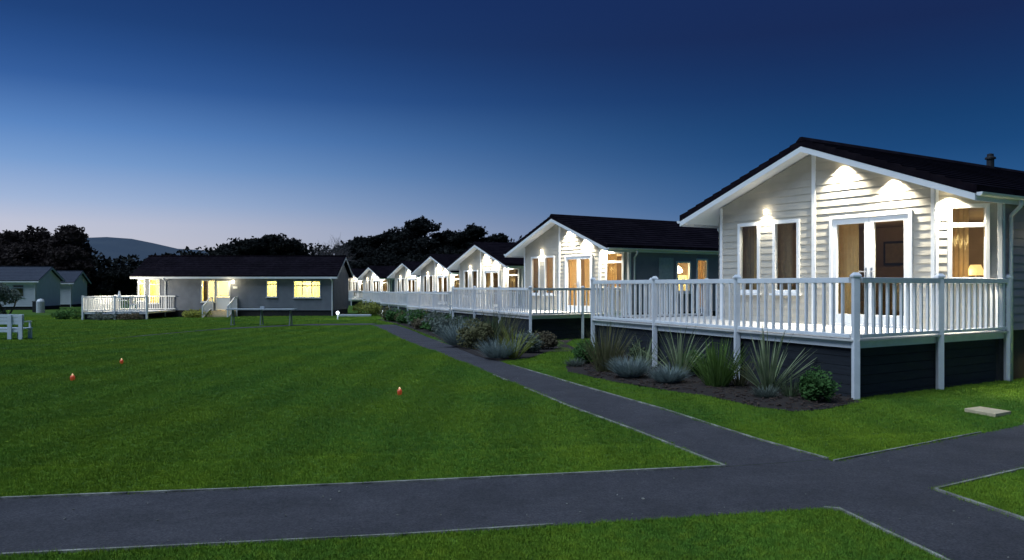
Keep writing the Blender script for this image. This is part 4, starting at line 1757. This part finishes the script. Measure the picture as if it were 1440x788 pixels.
mound_plant('green_shrub', (at(146, 51.8), 51.6), .9, .4, 500, 'grey_green', 'grey green shrub under the left half of the bungalow deck railing', 'plants at the bungalow', .07)
mound_plant('green_shrub', (at(186, 51.8), 51.6), .9, .4, 500, 'russet', 'brownish shrub under the right half of the bungalow deck railing', 'plants at the bungalow', .07)

# mulch beds
BED1 = [gp(*p) for p in [(1206, 566), (1165, 577), (1120, 580), (1065, 574), (1000, 559), (930, 549), (862, 538), (800, 524), (792, 516)]] + \
       [(2.6, 19.3), (5.28, 12.4)]
b = MB()
cxy = (sum(p[0] for p in BED1) / len(BED1), sum(p[1] for p in BED1) / len(BED1))
RB = resample(BED1 + [BED1[0]], .5)[:-1]
RB = [(x + rng.normal() * .03, y + rng.normal() * .04) for x, y in RB]
b.v = [(*cxy, gz(*cxy) + .05)] + [(x, y, gz(x, y) + .012) for x, y in RB]
b.f = [(0, 1 + k, 1 + (k + 1) % len(RB)) for k in range(len(RB))]
tag(b.build('planting_bed', 'mulch'), kind='structure')
b2r = [gp(*p) for p in [(782, 492), (745, 505), (700, 509), (672, 502.5), (643, 490), (613, 476), (580, 464), (556, 456), (530, 450)]]
b2b = [(x + 2.6, y + 1.6) for x, y in b2r[3:]][::-1]
BED2 = b2r + b2b
strip('planting_bed', b2r[::1], [(2.2, 28.4), (1.6, 28.2)] + [(x + 2.8, y + 1.6) for x, y in b2r[3:]], 'mulch', .02, 40)
ch = MB()
for k in range(2600):
    x = rng.uniform(1.5, 6.5); y = rng.uniform(11, 21)
    if not inpoly(np.array([x]), np.array([y]), BED1)[0]:
        continue
    s = rng.uniform(.015, .05)
    a = rng.uniform(0, 3.14)
    z = gz(x, y) + .035
    dx, dy = math.cos(a) * s, math.sin(a) * s
    ch.bar((x - dx, y - dy, z + rng.uniform(-.005, .015)), (x + dx, y + dy, z + rng.uniform(-.005, .02)), s * .6, .012)
tag(ch.build('bark_chips', 'chips'), 'brown bark chips scattered over the nearest bed', 'bark mulch', kind='stuff')

# grit and bits of leaf on the paths
gr = MB()
for k in range(200):
    y = 4.6 * (16 / 4.6) ** rng.random()
    x = rng.uniform(-.7, .7) * y + rng.uniform(-.5, .5)
    if not (inpoly(np.array([x]), np.array([y]), cross_poly)[0] or inpoly(np.array([x]), np.array([y]), lp_poly)[0]):
        continue
    s_ = rng.uniform(.003, .008) * (1.8 if rng.random() < .08 else 1)
    a = rng.uniform(0, 3.14)
    gr.bar((x - math.cos(a) * s_, y - math.sin(a) * s_, gz(x, y) + .013), (x + math.cos(a) * s_, y + math.sin(a) * s_, gz(x, y) + .014), s_ * 1.3, .006)
tag(gr.build('path_grit', 'edging'), 'tiny pale grit and leaf bits scattered on the dark paths', 'grit', kind='stuff')

# bush at the left edge (small leaning tree)
def small_tree():
    x, Y = at(-2, 40), 40.0
    g0 = gz(x, Y)
    r = empty('small_tree', (x, Y, g0))
    t = MB()
    t.tube([(.55, 0, 0), (.45, 0, .5), (.15, 0, 1.0), (-.2, 0, 1.5)], [.09, .08, .07, .04], 8)
    t.tube([(.45, 0, .5), (.75, .1, 1.1), (.85, .1, 1.6)], [.05, .04, .02], 6)
    t.build('trunk', 'bark', r)
    c_ = MB()
    for q in ((-.3, 0, 1.55, .75), (.5, .1, 1.6, .5), (.1, -.2, 1.9, .5), (-.6, .1, 1.1, .5), (-.2, 0, .7, .55)):
        leaf_cloud(c_, q[:3], (q[3], q[3], q[3] * .75), 500, .07)
    c_.build('crown', 'grey_green', r)
    tag(r, 'small leaning grey-leaved tree in front of the cottage at the left edge', 'tree')


small_tree()


# ------------------------------------------------------------------ bench and long table
def garden_bench(P, rz, L, label):
    r = empty('garden_bench', (P[0], P[1], gz(*P)), rz)
    for k in range(3):
        b = MB()
        b.box(-L / 2, .02, .55 + k * .125, L / 2, .055, .665 + k * .125)
        b.build('back_board', 'picnic', r, bevel=.004)
    for k in range(4):
        b = MB()
        b.box(-L / 2, .07 + k * .12, .38, L / 2, .18 + k * .12, .42)
        b.build('seat_board', 'picnic', r, bevel=.004)
    b = MB()
    b.box(-L / 2 + .05, .03, .27, L / 2 - .05, .06, .37)
    b.build('rail', 'picnic', r)
    for x in (-L / 2 + .45, L / 2 - .5, L / 2 - .09, -L / 2 + .09):
        b = MB()
        b.box(x - .07, -.035, 0, x + .07, .018, .90)
        b.build('leg', 'picnic', r)
        b = MB()
        b.box(x - .06, .47, 0, x + .06, .54, .375)
        b.build('leg', 'picnic', r)
    for x in (-L / 2 + .09, L / 2 - .09):
        b = MB()
        b.box(x - .045, .06, .62, x + .045, .56, .66)
        b.box(x - .03, .48, .42, x + .03, .53, .62)
        b.build('armrest', 'picnic', r)
    tag(r, label, 'bench')


gb = gp(-8, 478)
garden_bench(gb, math.radians(-3), 2.15, 'chunky white wooden bench at the left edge of the lawn')
# long low table near the bungalow
lt = empty('long_table', (at(368, 40.5), 40.5, gz(at(368, 40.5), 40.5)), math.radians(-2))
b = MB()
b.box(-1.75, -.28, .80, 1.75, .28, .86)
b.build('table_top', 'old_white', lt, bevel=.006)
for x in (-1.5, 0, 1.5):
    b = MB()
    b.bar((x, -.22, .0), (x, -.06, .8), .05, .05, up=(1, 0, 0))
    b.bar((x, .22, .0), (x, .06, .8), .05, .05, up=(1, 0, 0))
    b.box(x - .04, -.25, 0, x + .04, .25, .05)
    b.build('leg', 'grey_leg', lt)
tag(lt, 'long pale topped table on three legs, on the lawn before the bungalow', 'table')
bx_ = MB()
bx_.box(-.1, -.08, 0, .1, .08, .12)
o = bx_.build('grey_box', 'old_white', loc=(at(369, 40.5), 40.5, gz(at(368, 40.5), 40.5) + .86), bevel=.01)
tag(o, 'small grey box on the middle of the long pale table', 'box')


# ------------------------------------------------------------------ garden lights
def bollard(P, h, label, e, group='white garden lamps'):
    r = empty('garden_lamp', (P[0], P[1], gz(*P)))
    b = MB()
    b.lathe((0, 0, 0), [(.10, 0), (.10, .03), (.05, .05), (.05, h)], 12)
    b.build('post', 'grey_leg', r)
    b = MB()
    b.lathe((0, 0, h), [(.04, 0), (.09, .04), (.115, .12), (.09, .20), (.03, .24)], 14)
    b.build('globe', 'globe_glow', r, smooth=True)
    add_light('globe_light', 'POINT', r, (0, -.35, h + .2), e, (.85, .95, 1), .12)
    tag(r, label, 'lamp', group)


bollard((at(475, 50), 50.0), .30, 'bright white globe lamp beside the right end of the bungalow', 26)
bollard((at(538, 52), 52.0), .30, 'small bright globe lamp in the long bed before the far railing', 12)
b = MB()
o = empty('litter_bin', (at(57, 68), 68.0, gz(at(57, 68), 68.0)))
b.lathe((0, 0, 0), [(.33, 0), (.33, .95), (.30, 1.0)], 16)
b.build('bin_body', 'old_white', o)
b = MB()
b.lathe((0, 0, 1.0), [(.30, 0), (.22, .14), (.05, .2)], 16)
b.build('bin_lid', 'white', o)
tag(o, 'pale round bin with white lid before the blue-grey cottage', 'bin')
b = MB()
b.box(-.2, -.15, 0, .2, .15, .9)
b.box(-.22, -.17, .9, .22, .17, .97)
o = b.build('dark_bin', 'black', loc=(at(50, 69), 69.0, gz(at(50, 69), 69.0)), bevel=.02)
tag(o, 'dark box-shaped bin just left of the pale round bin', 'bin')
b = MB()
P = (at(500, 56), 56.0)
b.box(-1.1, -.25, 0, 1.1, .25, .16)
o = b.build('stone_slab', 'old_white', loc=(P[0], P[1], gz(*P)), bevel=.03)
tag(o, 'flat pale stone slab at the edge of the far bed', 'slab')

# red lawn lights
for (px, py, s, lb) in ((562, 556, .62, 'small red glass lawn light, the one right of the lawn centre'),
                        (102, 536, .66, 'small red glass lawn light at left with the brightest flame'),
                        (171, 512, .6, 'small faint red glass lawn light, the farthest of the three')):
    P = gp(px, py)
    r = empty('lawn_light', (P[0], P[1], gz(*P)))
    b = MB()
    b.lathe((0, 0, 0), [(.045 * s, 0), (.06 * s, .03), (.066 * s, .10 * s), (.05 * s, .15 * s)], 14)
    b.build('red_glass', 'red_glass', r, smooth=True)
    b = MB()
    b.lathe((-.0, 0, .152 * s), [(.010, 0), (.018, .015), (.004, .036)], 8)
    b.build('flame', 'flame', r, smooth=True)
    add_light('flame_light', 'POINT', r, (0, -.02, .25), .35, (1, .3, .1), .03)
    tag(r, lb, 'lawn light', 'red lights on the lawn')

# paving slab on the right grass
P0_, P1_, P2_, P3_ = gp(1356, 580), gp(1378, 577), gp(1422, 584), gp(1400, 588)
b = MB()
b.prism([P0_, P3_, P2_, P1_], .005, .055)
o = b.build('inspection_cover', 'slab', bevel=.006)
tag(o, 'sandy coloured stone cover set in the grass at the right', 'cover')


# ------------------------------------------------------------------ grass blades
def lawn_points(n, y0, y1, dens_pow):
    u = rng.uniform(0, 1, n)
    Y = y0 * (y1 / y0) ** u if dens_pow == 2 else y0 + (y1 - y0) * u
    X = rng.uniform(-1, 1, n) * (.72 * Y + 1.5)
    return X, Y


X, Y = lawn_points(360000, 3.7, 62, 2)
keep = np.ones(len(X), bool)
for pg in PATHS:
    keep &= ~inpoly(X, Y, pg)
for pg in (BED1, b2r + [(x + 2.8, y + 1.6) for x, y in b2r[3:]][::-1] + [(1.6, 28.2), (2.2, 28.4)], [P0_, P3_, P2_, P1_]):
    keep &= ~inpoly(X, Y, pg)
# under the decks
dA = np.array([DC[0][0], DC[0][1]])
for (dx, dy, _) in DC[:3]:
    S_ = V * 14
    poly = [(dx, dy), (dx + S_.x, dy + S_.y), (dx + S_.x + W.x * 8, dy + S_.y + W.y * 8), (dx + W.x * 8, dy + W.y * 8)]
    keep &= ~inpoly(X, Y, poly)
X, Y = X[keep], Y[keep]
ex, ey = [], []
for P_, side in ((up_edge, .03), (lo_edge, -.03), ([gp(1165, 647)] + pr[1:5], 0), ([up_edge[-1]] + pl[1:5], 0), (cR, .0), (cL, 0), (bL, 0), (bR, 0)):
    for x_, y_ in resample(P_, .012):
        if rng.random() < .35 + .5 * math.sin(x_ * 3.1) * math.sin(x_ * 1.3 + y_):
            ex.append(x_ + rng.normal() * .022)
            ey.append(y_ + rng.normal() * .022 + side)
X, Y = np.concatenate([X, ex]), np.concatenate([Y, ey])
print('grass points', len(X))
me = bpy.data.meshes.new('grass')
me.from_pydata(np.stack([X, Y, gz(X, Y)], 1).tolist(), [], [])
sc_ = me.attributes.new('gs', 'FLOAT', 'POINT')
sc_.data.foreach_set('value', ((.75 + .5 * rng.random(len(X))) * (1 + np.clip(Y - 9, 0, 40) * .02)).astype(np.float32))
wd_ = me.attributes.new('gw', 'FLOAT', 'POINT')
wd_.data.foreach_set('value', (1 + np.clip(Y - 7, 0, 40) * .09).astype(np.float32))
grass = bpy.data.objects.new('grass', me)
COL.objects.link(grass)
tag(grass, 'short mown green grass of the lawns on both sides of the paths', 'grass', kind='stuff')
ng = bpy.data.node_groups.new('grass_blades', 'GeometryNodeTree')
ng.interface.new_socket('Geometry', in_out='INPUT', socket_type='NodeSocketGeometry')
ng.interface.new_socket('Geometry', in_out='OUTPUT', socket_type='NodeSocketGeometry')
N, Lk = ng.nodes, ng.links
gi, go = N.new('NodeGroupInput'), N.new('NodeGroupOutput')
jn = N.new('GeometryNodeJoinGeometry')
for (tx, ty, rx, ry, hh) in ((0, 0, .25, .1, .042), (.014, .01, -.35, .3, .034), (-.013, .012, .2, -.5, .036), (.004, -.016, -.1, .55, .030), (-.01, -.01, .6, -.1, .032), (.018, -.008, -.6, -.25, .028)):
    co = N.new('GeometryNodeMeshCone')
    co.inputs['Vertices'].default_value = 3
    co.inputs['Radius Bottom'].default_value = .0035
    co.inputs['Radius Top'].default_value = 0
    co.inputs['Depth'].default_value = hh
    co.fill_type = 'NONE'
    tr = N.new('GeometryNodeTransform')
    tr.inputs['Translation'].default_value = (tx, ty, -.004)
    tr.inputs['Rotation'].default_value = (rx, ry, tx * 90)
    Lk.new(co.outputs['Mesh'], tr.inputs['Geometry'])
    Lk.new(tr.outputs[0], jn.inputs[0])
sm = N.new('GeometryNodeSetMaterial')
sm.inputs['Material'].default_value = M['blade']
Lk.new(jn.outputs[0], sm.inputs[0])
m2p = N.new('GeometryNodeMeshToPoints')
Lk.new(gi.outputs[0], m2p.inputs[0])
iop = N.new('GeometryNodeInstanceOnPoints')
Lk.new(m2p.outputs[0], iop.inputs['Points'])
Lk.new(sm.outputs[0], iop.inputs['Instance'])
rv = N.new('FunctionNodeRandomValue')
rv.data_type = 'FLOAT_VECTOR'
rv.inputs[0].default_value = (-.2, -.2, 0)
rv.inputs[1].default_value = (.2, .2, 6.28)
Lk.new(rv.outputs[0], iop.inputs['Rotation'])
a1 = N.new('GeometryNodeInputNamedAttribute')
a1.data_type = 'FLOAT'
a1.inputs['Name'].default_value = 'gs'
a2 = N.new('GeometryNodeInputNamedAttribute')
a2.data_type = 'FLOAT'
a2.inputs['Name'].default_value = 'gw'
cx = N.new('ShaderNodeCombineXYZ')
Lk.new(a2.outputs[0], cx.inputs[0])
Lk.new(a2.outputs[0], cx.inputs[1])
Lk.new(a1.outputs[0], cx.inputs[2])
Lk.new(cx.outputs[0], iop.inputs['Scale'])
Lk.new(iop.outputs[0], go.inputs[0])
md = grass.modifiers.new('grass_blades', 'NODES')
md.node_group = ng
